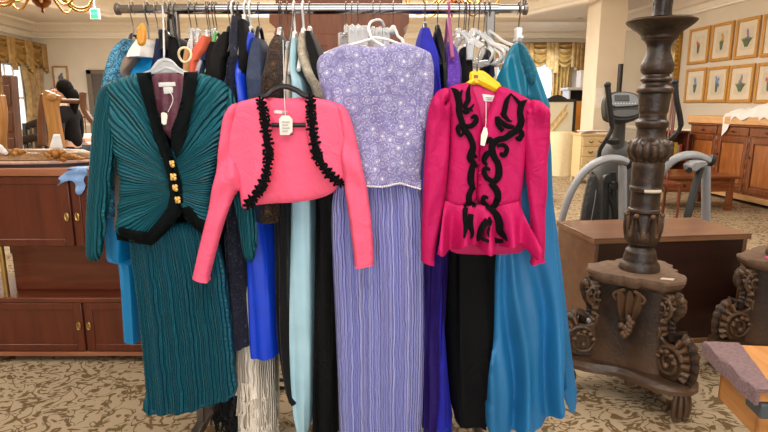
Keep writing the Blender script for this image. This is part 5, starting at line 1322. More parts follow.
# cream ring and odd empties
q = at(185, 55, RY-.2)
o = G().tube([(q.x+.021*cos(t), q.y+.004*sin(2*t), q.z+.024*sin(t)) for t in np.linspace(0, 2*pi, 25)], .0042, 8, cap=False).build('ring', plain('cream_plastic_ring', (238, 218, 178), .3)); tag(o, 'cream plastic ring hanging in front of the tan blouse', 'ring')
cl = [('first', 459), ('second', 464.5), ('third', 469), ('fourth', 474), ('fifth', 479), ('sixth', 484.5), ('seventh', 489)]
for k, (w, px) in enumerate(cl):
    hanger('empty clear plastic hanger, %s from the left in the cluster above the yellow hanger' % w, at(px, 9, RY).x, at(px, 33+2*(k % 3), RY).z, m_clear, 'open', radians(22+5*(k % 4)), 'empty clear hangers right of centre', half=.17, drop=.07)
for k, (px, w) in enumerate(((346, 'left of three'), (352, 'middle of three'), (358, 'right of three'))):
    hanger('clear clip hanger behind the lavender gown, '+w, at(px, 9, RY).x, at(px, 28, RY).z, m_clear, 'clip', radians(15), 'clear clip hangers behind the lavender gown', half=.12)
for k, (px, w) in enumerate(((373, 'left'), (380, 'right'))):
    hanger('clear clip hanger inside the loop of the white hook, '+w+' one', at(px, 9, RY).x, at(px, 30, RY).z, m_clear, 'clip', radians(12), 'clear clip hangers inside the white hook', half=.12)
hanger('pale grey hanger with a pointed end right of the white hook', at(393, 9, RY).x, at(393, 30, RY).z, m_hwht, 'open', radians(20), 'hangers on the clothes rail', half=.1, drop=.05)
for k, (px, w) in enumerate(((190, 'left of three'), (196, 'middle of three'), (213, 'right of three'))):
    hanger('empty clear hanger above the coral orange top, '+w, at(px, 9, RY).x, at(px, 33, RY).z, m_clear, 'open', radians(15), 'empty clear hangers left of centre', half=.15)
hanger('black velvet clip hanger crossing in front of the black trousers', at(170, 9, RY).x, at(170, 17, RY).z, m_hblk, 'open', radians(35), 'hangers on the clothes rail', half=.09, drop=.1)

# ================================================================ FRONT-FACING CLOTHES
def front_hook(pts, rad, m, par, Y0, nm='hook'):
    P = smoothpath([tuple(at(x, y, Y0+d)) for x, y, d in pts], 6)
    return G().tube([p for p in P], rad, 8).build(nm, m, par)
def price_tag(par, pts, Y, thread, nm='price_tag', lines=3):
    g = G(); panel(g, pts, Y, .0008, 1, .5, 3, smooth=0); o = g.build(nm, m_tag, par)
    g = G(); P = smoothpath([tuple(at(x, y, Y+.002+d)) for x, y, d in thread], 5); g.tube(P, .0011, 5); g.build('thread', m_thread, o)
    return o
# ------------------------------------------------ teal pleated suit
TY = 1.93
r = thing('skirt_suit', 'teal pleated skirt suit with black velvet edging and gold buttons, left front of the rail', 'skirt suit', (at(180, 250, TY).x, TY, at(180, 411, TY).z))
SK = [(128, 225), (160, 222), (200, 222), (219, 240), (224, 262), (229, 300), (233, 335), (236, 370), (238, 392), (228, 397), (215, 400), (200, 405), (190, 409), (170, 410), (148, 411), (146, 380), (142, 335), (137, 290), (132, 260)]
def lerp_edge(pts):
    P = sorted(pts); ys = [p[0] for p in P]; xs = [p[1] for p in P]; return lambda y: float(np.interp(y, ys, xs))
sl = lerp_edge([(222, 128), (260, 132), (290, 137), (335, 142), (411, 148)]); sr = lerp_edge([(222, 212), (240, 219), (262, 224), (300, 229), (335, 233), (392, 238)])
def skpl(x, y): return (x-sl(y))/max(1, sr(y)-sl(y))*30
g = G(); panel(g, SK, TY, .035, 12, .8, 2.2, disp=lambda x, y: .008*sin(skpl(x, y)*2*pi/5.3+1)*min(1, (y-220)/60)+.0022*sin(skpl(x, y)*2*pi), pl=skpl, smooth=1, hem=lambda x, y: y > 391.5)
for k in range(31):
    x = 148+k*2.85; y = float(np.interp(x, [148, 170, 190, 215, 236], [411, 410, 408.5, 400.5, 394]))
    g.ell(at(x, y, TY-.02), (.007, .012, .006), 8, 6)
g.build('skirt', m_teals, r, ang=70)
JB = 1.905
def jpl(x, y):
    dx, dy = x-192, y-186                    # pleats fan out from the gathers beside the buttons
    r_ = sqrt(dx*dx+dy*dy)
    return atan2(dx, -dy)*21+.5*sin(r_*.05+atan2(dx, -dy)*9)
def jamp(x, y): return min(1, max(.25, sqrt((x-192)**2+(y-186)**2)/70))
lb = [(150, 73), (138, 73), (124, 76), (110, 81), (105, 90), (107, 110), (112, 140), (118, 165), (121, 185), (118, 210), (115, 234), (132, 242), (152, 244), (168, 232), (181, 214), (182, 195), (176, 170), (167, 145), (158, 115)]
g = G(); k1 = panel(g, lb, JB, .04, 13, .5, 2.2, disp=lambda x, y: jamp(x, y)*(.005*sin(jpl(x, y)*2*pi/5)+.0014*sin(jpl(x, y)*2*pi)), pl=jpl)
g.build('jacket_left_front', m_tealp, r, ang=70)
rb = [(184, 73), (197, 72), (214, 77), (228, 84), (231, 100), (226, 130), (219, 160), (214, 185), (213, 210), (218, 236), (204, 234), (186, 216), (179, 205), (175, 180), (171, 155), (172, 130), (180, 105)]
def jplr(x, y): return jpl(348-x, y)
g = G(); k2 = panel(g, rb, JB+.006, .038, 13, .5, 2.2, disp=lambda x, y: jamp(348-x, y)*(.005*sin(jplr(x, y)*2*pi/5)+.0014*sin(jplr(x, y)*2*pi)), pl=jplr)
g.build('jacket_right_front', m_tealp, r, ang=70)
dj = depthfn([k1, k2], JB)
def slv(nm, out, Y, mt, cx, plw, dsp=None, bulge=.03, cap=8):
    g = G(); panel(g, out, Y, bulge, cap, .9, 2.2, disp=dsp, pl=lambda x, y: (x-cx(y))/plw); return g.build(nm, mt, r, ang=70)
cxl = lerp_edge([(80, 112), (120, 105), (170, 101), (215, 97), (262, 95)])
slv('jacket_left_sleeve', [(116, 80), (105, 83), (98, 92), (94, 115), (91, 150), (88, 190), (86, 225), (86, 252), (90, 261), (98, 262), (103, 252), (106, 225), (110, 195), (115, 165), (119, 130), (120, 100)], JB-.005, m_tealp, cxl, 2.6)
cxr = lerp_edge([(84, 226), (120, 232), (170, 240), (205, 246), (262, 250)])
slv('jacket_right_sleeve', [(220, 82), (231, 88), (237, 105), (241, 135), (247, 170), (254, 205), (258, 235), (256, 255), (251, 264), (243, 258), (239, 230), (232, 195), (224, 160), (219, 120)], JB+.02, m_tealp, cxr, 2.6)
def overlay(out, nm, m, dep, off=.006, bulge=.004, cap=3, par=None, res=2.2):
    g = G(); panel(g, out, 0, bulge, cap, .2, res, over=dep, off=off, smooth=0); return g.build(nm, m, par or r, ang=60)
overlay([(136, 73), (151, 72), (153, 85), (157, 108), (163, 128), (170, 148), (177, 166), (182, 184), (183, 207), (181, 214), (168, 231), (152, 245.5), (134, 243), (117, 240), (115, 226), (130, 229.5), (148, 232), (158, 221), (167, 208), (170, 195), (168, 178), (162, 158), (153, 134), (145, 106), (139, 86)], 'velvet_left_edging', m_velvet, dj, .014)
overlay([(184, 72), (198, 72), (197, 84), (193, 105), (187, 133), (181, 150), (176, 158), (171, 146), (171, 130), (177, 115), (182, 96)], 'velvet_right_lapel', m_velvet, dj, .016)
overlay([(182, 208), (190, 206), (200, 219), (210, 226), (218, 226), (218, 239), (204, 236), (195, 229), (184, 218)], 'velvet_right_hem', m_velvet, dj, .016)
for (x, y) in ((171, 164), (172.8, 177), (174.3, 188), (177, 200)):
    p = at(x, y, dj(x, y)-.017); g = G()
    for k in range(4):
        t = pi/4+k*pi/2; g.ell((p.x+.0075*cos(t), p.y, p.z+.0075*sin(t)), (.0072, .004, .0072), 10, 8)
    g.ell((p.x, p.y-.003, p.z), (.006, .005, .006), 10, 8); g.build('gold_button', m_goldb, r)
g = G(); panel(g, [(149, 73), (186, 73), (190, 95), (180, 125), (172, 142), (163, 130), (153, 100)], JB+.02, .004, 4, .5, 2.5, disp=lambda x, y: .003*sin(x*.7)); g.build('burgundy_lining', m_burg, r)
g = G(); panel(g, [(158, 82.5), (175, 82), (176, 86), (159, 87)], JB+.012, .001, 1, .5, 2, smooth=0); panel(g, [(163, 87), (173, 86.6), (173, 93), (164, 94)], JB+.013, .001, 1, .5, 2, smooth=0); g.build('woven_label', m_lab, r)
price_tag(r, [(161, 113), (166, 111), (167.5, 116), (166, 127), (161.5, 123)], JB-.045, [(168, 112, 0), (173, 100, .02), (170, 92, .04), (166, 88, .045)])
hr = thing('hanger', 'clear plastic hanger holding the teal pleated suit', 'hanger', (at(164, 70, JB+.05).x, JB+.05, at(164, 76, JB).z), 'hangers of the front clothes')
g = G()
for pts in ([(164, 60), (158, 64), (152, 70), (142, 74), (120, 80)], [(164, 60), (172, 62), (178, 68), (188, 73), (212, 80)], [(150, 73), (157, 72), (165, 68), (174, 70), (184, 74)]):
    g.tube(smoothpath([tuple(at(x, y, JB+.03)) for x, y in pts], 6), .0045, 8)
g.build('shoulders', m_clear, hr)
g = G(); panel(g, [(160, 58), (170, 58), (178, 66), (183, 72), (165, 76), (149, 73), (153, 65)], JB+.035, .006, 4, .6, 2); g.build('neck_plate', m_clear, hr)
front_hook([(164, 60, .03), (164, 45, .05), (163.5, 28, .12), (163, 14, .2), (162.5, 7, .24), (162.5, 4.5, .262), (162.5, 6, .285)], .0034, m_clear, hr, JB)
# ------------------------------------------------ lavender gown
LY = 1.95
r = thing('gown', 'long lavender gown with a beaded lace top and crinkled skirt, centre of the rail', 'gown', (at(380, 200, LY).x, LY, at(380, 446, LY).z))
ll = lerp_edge([(180, 333), (205, 331), (260, 333), (330, 336), (380, 337), (446, 339)]); lr = lerp_edge([(180, 420), (205, 423), (260, 424), (340, 424), (400, 422), (446, 420)])
def lpl(x, y): return (x-ll(y))/max(1, lr(y)-ll(y))*34
g = G(); panel(g, [(340, 176), (380, 178), (418, 178), (422, 190), (424, 230), (424.5, 290), (424.5, 350), (423, 400), (421, 444), (380, 447), (339, 446), (338, 400), (336, 340), (333, 270), (331, 210), (334, 188)], LY, .04, 12, .8, 2.3, disp=lambda x, y: .011*sin(lpl(x, y)*.74+.6*sin(y*.013))*min(1, (y-170)/70)+.006*sin(lpl(x, y)*1.7+y*.01), pl=lpl)
g.build('skirt', m_lavs, r, ang=70)
g = G(); panel(g, [(318, 57), (330, 50), (344, 44), (356, 45), (370, 47), (386, 45), (398, 42), (412, 45), (426, 50), (432, 55), (433, 75), (431, 95), (426, 120), (424, 150), (422, 175), (420, 190), (400, 183), (382, 187), (365, 186), (350, 181), (338, 184), (337, 150), (333, 115), (324, 85)], LY-.04, .028, 9, .8, 2.3, disp=lambda x, y: .007*sin(x*.11+y*.015)+.005*sin((y-60)*.07+x*.05)+.003*sin(x*.3-y*.05), hem=lambda x, y: y > 178)
kb = g; g.build('beaded_top', m_lavt, r, ang=70)
g = G(); panel(g, [(424, 50), (431, 53), (434, 65), (434, 90), (431, 112), (427, 133), (421, 130), (420, 124), (416, 122), (417, 90), (419, 65)], LY-.05, .022, 5, .9, 2.2, disp=lambda x, y: .004*sin(x*.6+y*.05)); g.build('right_sleeve', m_lavt, r)
g = G(); panel(g, [(328, 52), (319, 56), (316, 66), (320, 85), (328, 112), (337, 120), (338, 95), (334, 70)], LY-.045, .022, 5, .9, 2.2); g.build('left_sleeve', m_lavt, r)
g = G()
for k in range(40):
    t = k/39; x = 338+t*82; y = float(np.interp(x, [338, 350, 365, 382, 400, 420], [183, 181.5, 186, 187, 183, 189])); p = at(x, y, LY-.085)
    g.ell(p, (.004, .004, .004), 6, 5)
g.build('beaded_hem', plain('pearl_beads', (226, 220, 228), .25), r)
hr = thing('hanger', 'white plastic hanger with a looped hook holding the lavender gown', 'hanger', (at(374, 45, LY).x, LY, at(374, 56, LY).z), 'hangers of the front clothes')
g = G()
for pts in ([(371, 39), (358, 43), (340, 47.5), (324, 54)], [(371, 37), (385, 39), (398, 43.5), (424, 53)], [(371, 38), (378, 43), (388, 48)]): g.tube(smoothpath([tuple(at(x, y, LY-.02)) for x, y in pts], 6), .0046, 10)
g.build('shoulders', m_hwht, hr)
front_hook([(371.5, 39, 0), (370, 34, 0), (368.8, 28, .01), (370.5, 22.5, .03), (376, 20, .06), (381.5, 21, .09), (384, 26, .11)], .0045, m_hwht, hr, LY-.02)
# ------------------------------------------------ coral pink bolero
BY = 1.86
r = thing('bolero', 'cropped coral pink bolero jacket with black flower trim, front of the rail', 'bolero', (at(285, 200, BY).x, BY, at(285, 205, BY).z))
g = G(); panel(g, [(246, 100), (266, 97), (286, 99), (304, 97), (330, 101), (342, 120), (344, 160), (338, 190), (320, 199), (290, 203), (262, 204), (244, 207), (238, 180), (240, 130)], BY+.03, .012, 14, .8, 2.5, disp=lambda x, y: .004*sin(x*.15+1)*max(0, (y-140)/60)); g.build('back_panel', m_pink, r)
lf = [(260, 97), (250, 99), (238, 102), (228, 110), (224, 125), (226, 150), (232, 172), (239, 190), (241, 208), (247, 209), (256, 202), (265, 192), (272, 178), (275, 165), (273, 145), (271, 120), (269, 100)]
g = G(); k1 = panel(g, lf, BY, .024, 7, .5, 2.0, disp=lambda x, y: .006*sin((x-225)*.16+(y-100)*.03)*max(0, min(1, (y-110)/50))); g.build('left_front', m_pink, r, ang=70)
rf = [(306, 97), (318, 98), (336, 102), (346, 111), (350, 130), (348, 155), (347, 172), (345, 185), (338, 185), (327, 177), (318, 168), (311, 155), (307, 138), (305, 118)]
g = G(); k2 = panel(g, rf, BY, .024, 7, .5, 2.0, disp=lambda x, y: .006*sin((x-300)*.17-(y-100)*.03)*max(0, min(1, (y-110)/50))); g.build('right_front', m_pink, r, ang=70)
db = depthfn([k1, k2], BY)
g = G(); panel(g, [(240, 102), (230, 105), (223, 117), (220, 140), (216, 170), (209, 205), (199, 245), (192, 277), (192, 277.2), (209, 281.2), (209.3, 281), (214, 262), (221, 235), (229, 210), (236, 192), (243, 190), (242, 178), (236, 165), (232, 140)], BY-.012, .026, 7, .9, 2.0, smooth=1, disp=lambda x, y: .010*sin(y*.16+x*.13)*max(0, 1-abs(y-180)/50)+.006*sin((x+y*.32)*.22), hem=lambda x, y: y > 276); g.build('left_sleeve', m_pink, r, ang=70)
g = G(); panel(g, [(336, 102), (346, 107), (352, 122), (357, 142), (362, 165), (367, 187), (371, 215), (373.5, 245), (374, 264.5), (374, 264.8), (355, 266.8), (354.8, 266.5), (352, 240), (348, 210), (344, 185), (341, 160), (342, 130)], BY-.012, .026, 7, .9, 2.0, smooth=1, disp=lambda x, y: .010*sin(y*.15-x*.12)*max(0, 1-abs(y-160)/45)+.005*sin((x-y*.15)*.3), hem=lambda x, y: y > 264); g.build('right_sleeve', m_pink, r, ang=70)
for nm, path in (('left_flower_trim', [(261, 101), (263.5, 112), (265, 124), (267, 138), (268.5, 150), (268, 163), (266, 175), (262, 186), (256, 195), (248, 204)]), ('right_flower_trim', [(311, 99), (310.5, 110), (311.5, 122), (313.5, 136), (316, 150), (319, 160), (325, 169), (332, 177), (341, 183)])):
    P = smoothpath(path, 4); g = G(); rnd = random.Random(4); acc = 0; last = P[0]
    for i, q in enumerate(P):
        if i and np.linalg.norm(q-last) < 4.6: continue
        last = q
        for m_ in range(1):
            x, y = q[0]+rnd.uniform(-.6, .6), q[1]; d = db(x, y)-.006; c = at(x, y, d); s = .0105*rnd.uniform(.9, 1.15); a0 = rnd.uniform(0, 2)
            for k in range(6):
                t = a0+k*pi/3; Mx = Matrix.Rotation(-t, 3, 'Y')
                g.ell((c.x+s*1.05*cos(t), c.y, c.z+s*1.05*sin(t)), (s*.85, .0035, s*.42), 8, 6, Mx)
            g.ell((c.x, c.y-.003, c.z), (s*.4, .005, s*.4), 8, 6)
            for sd in (-1, 1):
                c2 = at(x+sd*rnd.uniform(3, 4.6), y+rnd.uniform(-1.5, 2), d); g.ell(c2, (s*.5, .003, s*.32), 8, 6, Matrix.Rotation(rnd.uniform(0, 3), 3, 'Y'))
    st = G(); stroke(g, P[::3], [4.5]*len(P[::3]), lambda x, y: db(x, y)-.002, 3, .003)
    g.build(nm, m_bv, r)
g = G(); panel(g, [(274, 110), (288, 111), (288, 114), (274, 113.5)], BY+.016, .001, 1, .5, 2, smooth=0); g.build('woven_label', m_lab, r)
pt = price_tag(r, [(279, 119), (282, 115.5), (289, 115.5), (292.5, 119), (292.5, 135), (280, 135)], BY-.002, [(285.5, 117, 0), (284.5, 100, .004), (284, 82, .02), (283.5, 60, .05), (283, 40, .09)])
g = G()
for k in range(4): g.tube([at(282, 122+k*3, BY-.0045), at(290-(k % 2)*2, 122+k*3, BY-.0045)], .0009, 5)
g.build('printed_lines', m_ink, pt)
hr = thing('hanger', 'black hanger with a trouser bar holding the coral pink bolero', 'hanger', (at(286, 100, BY+.02).x, BY+.022, at(286, 128, BY).z), 'hangers of the front clothes')
g = G(); g.tube(smoothpath([tuple(at(x, y, BY+.018)) for x, y in [(235, 108), (255, 100), (268, 95), (274, 90), (285, 86.5), (296, 90), (304, 95), (318, 100), (340, 108)]], 6), .009, 10, flat=1.2); g.build('shoulders', m_hblk, hr)
g = G(); g.tube([at(262, 125, BY+.01), at(310, 125, BY+.01)], .0075, 10); g.tube([at(262, 125, BY+.01), at(250, 107, BY+.018)], .006, 8); g.tube([at(310, 125, BY+.01), at(324, 107, BY+.018)], .006, 8); g.build('trouser_bar', m_hblk, hr)
front_hook([(286, 87, 0), (287, 70, .06), (290, 45, .13), (293, 20, .24), (294, 6, .28), (294, 3.5, .305), (294, 5.5, .33)], .0025, m_hook, hr, BY+.018)
# ------------------------------------------------ magenta jacket
MY = 1.88
r = thing('jacket', 'magenta peplum jacket with black velvet scrollwork, right front of the rail', 'jacket', (at(485, 250, MY).x, MY, at(485, 254, MY).z))
g = G(); panel(g, [(452, 86), (470, 82), (486, 84), (500, 85), (530, 100), (524, 150), (520, 205), (527, 246), (521, 254), (480, 255), (446, 253), (442, 215), (447, 150), (450, 105)], MY+.035, .012, 14, .8, 2.6); g.build('back_panel', m_magin, r)
lf = [(470, 82), (458, 84), (448, 87), (446, 100), (450, 120), (449, 150), (447, 180), (444, 207), (476, 207), (478, 180), (480, 150), (483, 125), (479, 105), (474, 92)]
g = G(); k1 = panel(g, lf, MY, .026, 8, .5, 2.0, disp=lambda x, y: .004*sin(x*.2+y*.02)); g.build('left_front', m_mag, r, ang=70)
rf = [(499, 85), (512, 90), (528, 98), (536, 103), (530, 120), (526, 150), (523, 180), (519, 207), (476, 207), (477, 180), (479, 150), (482, 126), (489, 110), (495, 95)]
g = G(); k2 = panel(g, rf, MY-.003, .026, 8, .5, 2.0, disp=lambda x, y: .004*sin(x*.2+1-y*.02)); g.build('right_front', m_mag, r, ang=70)
g = G(); pep = [(445, 201), (476, 205), (519, 201), (525, 218), (532, 238), (537, 249), (529, 252), (520, 243), (512, 241), (500, 246), (488, 248), (480, 247), (471, 242), (463, 240), (455, 248), (446, 251), (435, 247), (439, 228)]
def pepd(x, y): return max(0, min(1, (y-204)/40))*(.045+.045*sin((x-435)*.27+.2+.01*(y-205))+.02*sin((x-435)*.13+2))
k3 = panel(g, pep, MY-.016, .008, 4, .4, 1.7, disp=pepd, smooth=0, hem=lambda x, y: y > 237); g.build('peplum', m_mag, r, ang=70)
g = G(); k4 = panel(g, [(443, 106), (450, 100), (451, 115), (449, 150), (447, 185), (442, 215), (437, 240), (433.5, 264), (433.2, 264.2), (421, 260.5), (421, 260), (421.5, 230), (423, 190), (425, 150), (427, 115), (431, 100), (438, 90), (448, 87), (450, 96)], MY-.012, .026, 7, .9, 2.0, smooth=1, disp=lambda x, y: .014*max(0, 1-abs(y-104)/16)*(1+.6*sin(x*.9))+.005*sin(y*.1+x*.25), hem=lambda x, y: y > 258); g.build('left_sleeve', m_mag, r, ang=70)
g = G(); k5 = panel(g, [(530, 99), (541, 101), (550, 110), (550, 130), (548, 165), (546, 205), (545, 240), (544, 260.5), (544, 260.8), (531, 264.2), (531, 264), (531, 235), (529, 205), (525, 170), (523, 140), (523, 115)], MY-.012, .026, 7, .9, 2.0, smooth=1, disp=lambda x, y: .014*max(0, 1-abs(y-112)/16)*(1+.6*sin(x*.9))+.005*sin(y*.1-x*.25), hem=lambda x, y: y > 258); g.build('right_sleeve', m_mag, r, ang=70)
dm = depthfn([k1, k2, k3, k4, k5], MY)
dmo = lambda x, y: dm(x, y)-.004
g = G()
SCROLLS = [ # right half
 ([(511, 93), (507, 100), (505, 108), (504, 115), (508, 119)], [1, 5, 6, 6, 3]), ([(502, 112), (508, 120), (512, 121)], [6, 4, 1]), ([(527, 100), (522, 104), (520, 112), (521, 122), (517, 130), (510, 134)], [1, 7, 7, 8, 8, 6]),
 ([(520, 104), (516, 99), (511, 94)], [5, 3.5, 1.5]), ([(514, 127), (507, 126), (501, 122), (497, 118), (498, 125), (503, 131)], [4, 6, 6, 5, 5, 5]), ([(519, 129), (522, 134), (519, 139), (516, 137)], [6, 6, 6, 3]),
 ([(512, 133), (505, 138), (497, 140), (492, 146), (493, 154), (497, 162)], [8, 7, 7, 8, 8, 7]), ([(493, 143), (489, 139), (487, 144)], [6, 6, 2]), ([(497, 146), (503, 145), (507, 149), (504, 155), (500, 153)], [4, 5, 5, 6, 4]),
 ([(490, 152), (486, 155), (484, 161), (487, 165)], [6, 7, 6, 3]), ([(497, 160), (499, 169), (498, 177), (493, 182), (489, 180)], [7, 8, 8, 6, 4]), ([(493, 181), (487, 178), (484, 172), (486, 168), (490, 170)], [5, 6, 6, 5, 3]),
 ([(490, 183), (495, 188), (498, 195), (496, 203), (491, 208), (486, 206)], [6, 8, 8, 8, 6, 4]), ([(488, 206), (483, 202), (484, 197), (488, 198)], [5, 6, 5, 3]),
 ([(490, 208), (496, 214), (499, 222), (500, 231), (504, 236), (507, 241)], [6, 8, 9, 8, 6, 1]), ([(488, 220), (483, 226), (479, 235), (478, 241)], [8, 8, 6, 3]), ([(489, 217), (491, 225), (489, 233), (495, 240), (503, 241)], [3, 5, 5, 6, 4]), ([(481, 238), (488, 241), (494, 240)], [4, 4, 3]),
 # left half
 ([(470, 84), (468, 92), (468, 100), (465, 107), (473, 111)], [1.5, 5, 6, 5, 1.5]), ([(451, 88), (456, 92), (459, 102), (459, 112), (462, 122), (465, 131)], [1, 7, 8, 7, 7, 7]), ([(462, 90), (459, 98)], [2, 5]), ([(463, 110), (467, 112), (474, 104)], [5, 5, 1.5]),
 ([(464, 126), (471, 126), (476, 121), (475, 116), (471, 118)], [5, 6, 6, 5, 3]), ([(463, 124), (458, 128), (460, 136), (464, 132)], [5, 6, 3, 4]), ([(465, 130), (470, 137), (473, 146), (472, 154), (477, 157)], [7, 7, 7, 8, 3]),
 ([(472, 150), (470, 158), (474, 163), (477, 167)], [7, 8, 6, 3]), ([(473, 164), (471, 174), (471, 182), (474, 190)], [6, 8, 8, 5]), ([(472, 188), (469, 196), (470, 203), (476, 205)], [6, 7, 7, 4]), ([(471, 200), (466, 206), (465, 216), (466, 226), (464, 238)], [5, 6, 6, 6, 2]), ([(471, 214), (470, 224), (472, 234), (468, 240)], [6, 7, 5, 2])]
for p, w in SCROLLS: stroke(g, p, [q*.86 for q in w], dmo, 6, .0035)
g.build('velvet_scrollwork', m_bv, r, ang=60)
g = G()
for (x, y) in ((479, 163), (480, 173), (480, 183)): g.ell(at(x, y, dm(x, y)-.004), (.005, .004, .005), 10, 8)
g.build('covered_button', m_mag, r)
g = G(); panel(g, [(482, 94), (495, 95.5), (496, 102), (484, 101)], MY+.02, .001, 1, .5, 2, smooth=0); lbl = g.build('woven_label', m_lab, r)
g = G()
for (x0_, x1_, y_) in ((485.5, 492, 97.5), (487.5, 491, 99)): g.tube([at(x0_, y_, MY+.0165), at(x1_, y_+.4, MY+.0165)], .0009, 5)
g.build('label_lettering', m_ink, lbl)
price_tag(r, [(484, 127), (487, 128), (488, 134), (484.5, 146), (480.5, 145), (481, 135)], MY-.045, [(485.5, 129, 0), (486, 118, .02), (486, 101, .062)])
hr = thing('hanger', 'yellow plastic hanger holding the magenta peplum jacket', 'hanger', (at(487, 85, MY+.02).x, MY+.02, at(487, 98, MY).z), 'hangers of the front clothes')
g = G(); panel(g, [(470, 71), (482, 70), (488, 74), (494, 79), (501, 84), (502, 92), (494, 92), (486, 88), (478, 84), (471, 85), (469, 78)], MY+.022, .007, 3, .8, 1.8, smooth=1); g.build('neck_plate', m_hyel, hr)
g = G(); g.tube(smoothpath([tuple(at(x, y, MY+.02)) for x, y in [(478, 79), (492, 86), (505, 93), (528, 103)]], 6), .008, 10); g.tube(smoothpath([tuple(at(x, y, MY+.02)) for x, y in [(474, 80), (462, 88), (452, 93)]], 6), .008, 10); g.build('shoulders', m_hyel, hr)
g = G(); panel(g, [(474, 75), (478, 75), (478, 78), (474, 78)], MY+.013, .0006, 1, .5, 1.5, smooth=0); g.build('size_mark', plain('hanger_mark_brown', (150, 96, 20), .5), hr)
front_hook([(477, 72, 0), (477.5, 64, 0), (479, 55, .02), (482, 47, .08), (486, 45.5, .12), (488, 50, .15), (488.5, 58, .17)], .0035, m_hook, hr, MY+.02)
# ------------------------------------------------ turquoise organza gown at the right end
QY = 1.96
r = thing('gown', 'turquoise organza gown hanging from the right end of the rail down to the carpet', 'gown', (at(530, 300, QY).x, QY, at(530, 430, QY).z))
def fo(x, y):
    k = min(1, max(0, (y-225)/120)); u = (x-485-(y-250)*.02)/(60+.12*(y-250))
    n_ = noise.noise((x*.03, y*.008, 1))
    return k*(.036*sin(u*15+n_*3)+.014*sin(u*29+1+n_*3))
g = G(); panel(g, [(496, 95), (520, 95), (545, 100), (551, 140), (553, 200), (556, 250), (560, 290), (563, 330), (565, 370), (562, 398), (556, 410), (545, 422), (528, 430), (508, 432), (486, 429), (485, 400), (486.5, 362), (493, 342), (494, 318), (494, 270), (497, 240), (496, 160)], QY, .03, 10, .9, 2.2, disp=fo, smooth=1, hem=lambda x, y: y > 395, pl=lambda x, y: x/4); g.build('skirt', m_turqd, r, ang=70)
g = G(); panel(g, [(545, 150), (552, 190), (560, 250), (567, 305), (572, 350), (577, 385), (576, 408), (570, 412), (563, 396), (558, 350), (552, 290), (545, 220)], QY+.06, .014, 5, .9, 2.2, smooth=1, disp=lambda x, y: .014*sin((x-540-(y-200)*.1)*.25), hem=lambda x, y: y > 384); g.build('organza_layer', m_turqd, r)
g = G(); panel(g, [(512, 44), (520, 41), (524, 46), (522, 62), (527, 80), (528, 105), (500, 105), (493, 98), (497, 78), (504, 60)], QY-.03, .022, 6, .9, 2.0, disp=lambda x, y: .012*sin((x-495)*.3-(y-50)*.06)*min(1, (y-40)/25)); g.build('satin_bodice', m_turq, r, ang=70)
g = G(); panel(g, [(517, 40), (525, 44), (533, 60), (539, 80), (531, 88), (525, 76), (519, 58)], QY-.05, .02, 6, .8, 2.2); g.build('beaded_strap', m_turqb, r)
g = G(); panel(g, [(524, 50), (534, 60), (541, 78), (549, 100), (552, 108), (546, 112), (536, 107), (524, 98), (518, 80), (519, 62)], QY-.035, .02, 6, .9, 2.0, disp=lambda x, y: .012*sin((x-500)*.32-(y-50)*.1)); g.build('satin_drape', m_turq, r, ang=70)
hr = thing('hanger', 'white clip hanger at the right end of the rail holding the turquoise organza gown', 'hanger', (at(518, 30, RY).x, RY, at(518, 44, RY).z), 'hangers of the front clothes')
q = at(518.5, 28, RY); G().tube(hookpts(q.x, q.z), .0028, 8).build('hook', m_hook, hr)
p = at(518.5, 42, RY); B('clip', m_hwht, hr, (q.x-.011, q.x+.011, RY-.02, RY+.02, p.z, q.z), bevel=.004)
B('bar', m_hwht, hr, (q.x-.006, q.x+.006, RY-.06, RY+.06, p.z+.005, p.z+.016), bevel=.003)

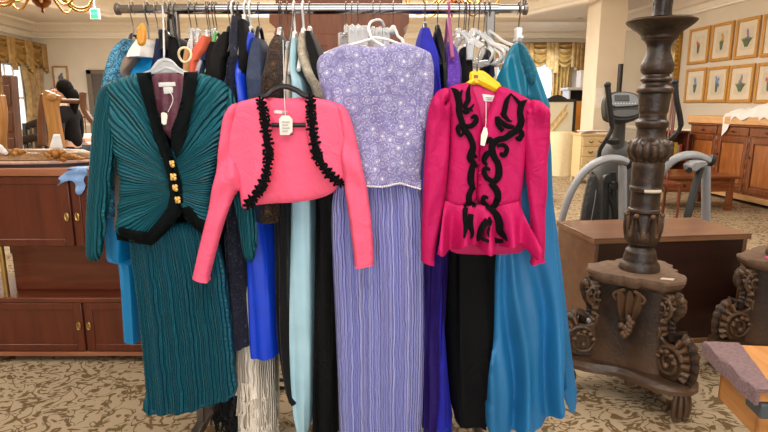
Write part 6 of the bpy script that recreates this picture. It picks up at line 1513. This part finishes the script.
# ================================================================ LIGHT AND CAMERA
def area(name, loc, size, power, color, rot=(0, 0, 0)):
    l = bpy.data.lights.new(name, 'AREA'); l.energy = power; l.color = color[:3]; l.shape = 'RECTANGLE'; l.size, l.size_y = size
    o = bpy.data.objects.new(name, l); o.location = loc; o.rotation_euler = rot; COL.objects.link(o); return o
warm = (1.0, .945, .87)
area('ceiling_light_area', (0.2, .2, 3.7), (3.2, 1.8), 105, warm)
area('ceiling_light_area', (-3.5, 2.5, 3.7), (1.6, 1.6), 70, warm)
area('ceiling_light_area', (3.0, 3.2, 3.7), (1.6, 1.6), 75, warm)
area('ceiling_light_area', (0, 5.5, 3.7), (3, 2), 130, warm)
area('ceiling_light_area', (-4.2, 8.8, 3.7), (3, 3), 360, warm)
area('ceiling_light_area', (.2, 9.8, 3.7), (3, 3), 190, warm)
area('ceiling_light_area', (-1.0, 12, 3.7), (4, 1.2), 170, warm)
for c_ in ((cp.x, cp.y, cp.z+.5), (cp2.x, 7.5, cp2.z+.4)):
    l = bpy.data.lights.new('chandelier_glow', 'POINT'); l.energy = 110 if c_[0] < 0 else 70; l.color = (1, .91, .78); l.shadow_soft_size = .25
    o = bpy.data.objects.new('chandelier_glow', l); o.location = c_; COL.objects.link(o)
area('fill_and_window_light', (0, -2.9, 1.6), (4.2, 1.7), 70, (.93, .97, 1), (radians(90), 0, 0))  # added fill lamp behind the camera, brightens the lower garments
wl = area('fill_and_window_light', (ca.x*.5+cb.x*.5, YF-.5, 1.9), (1.4, 1.6), 25, (.75, .87, 1), (radians(90), 0, 0))
w = bpy.data.worlds.new('World'); SC.world = w; w.use_nodes = True
w.node_tree.nodes['Background'].inputs['Color'].default_value = (.9, .85, .8, 1); w.node_tree.nodes['Background'].inputs['Strength'].default_value = .3
cam = bpy.data.cameras.new('Camera'); co = bpy.data.objects.new('Camera', cam); COL.objects.link(co)
co.location = (0, 0, CZ); co.rotation_euler = (pi/2-TH, 0, 0); cam.sensor_width = 36; cam.lens = 36*F/768; cam.clip_start = .05; cam.clip_end = 60
SC.camera = co
SC.view_settings.view_transform = 'Standard'; SC.view_settings.look = 'None'; SC.view_settings.exposure = 0.15; SC.view_settings.gamma = 1
try: SC.view_settings.use_curve_mapping = False
except Exception: pass
SC.cycles.use_denoising = True; SC.cycles.max_bounces = 8; SC.cycles.sample_clamp_indirect = 4
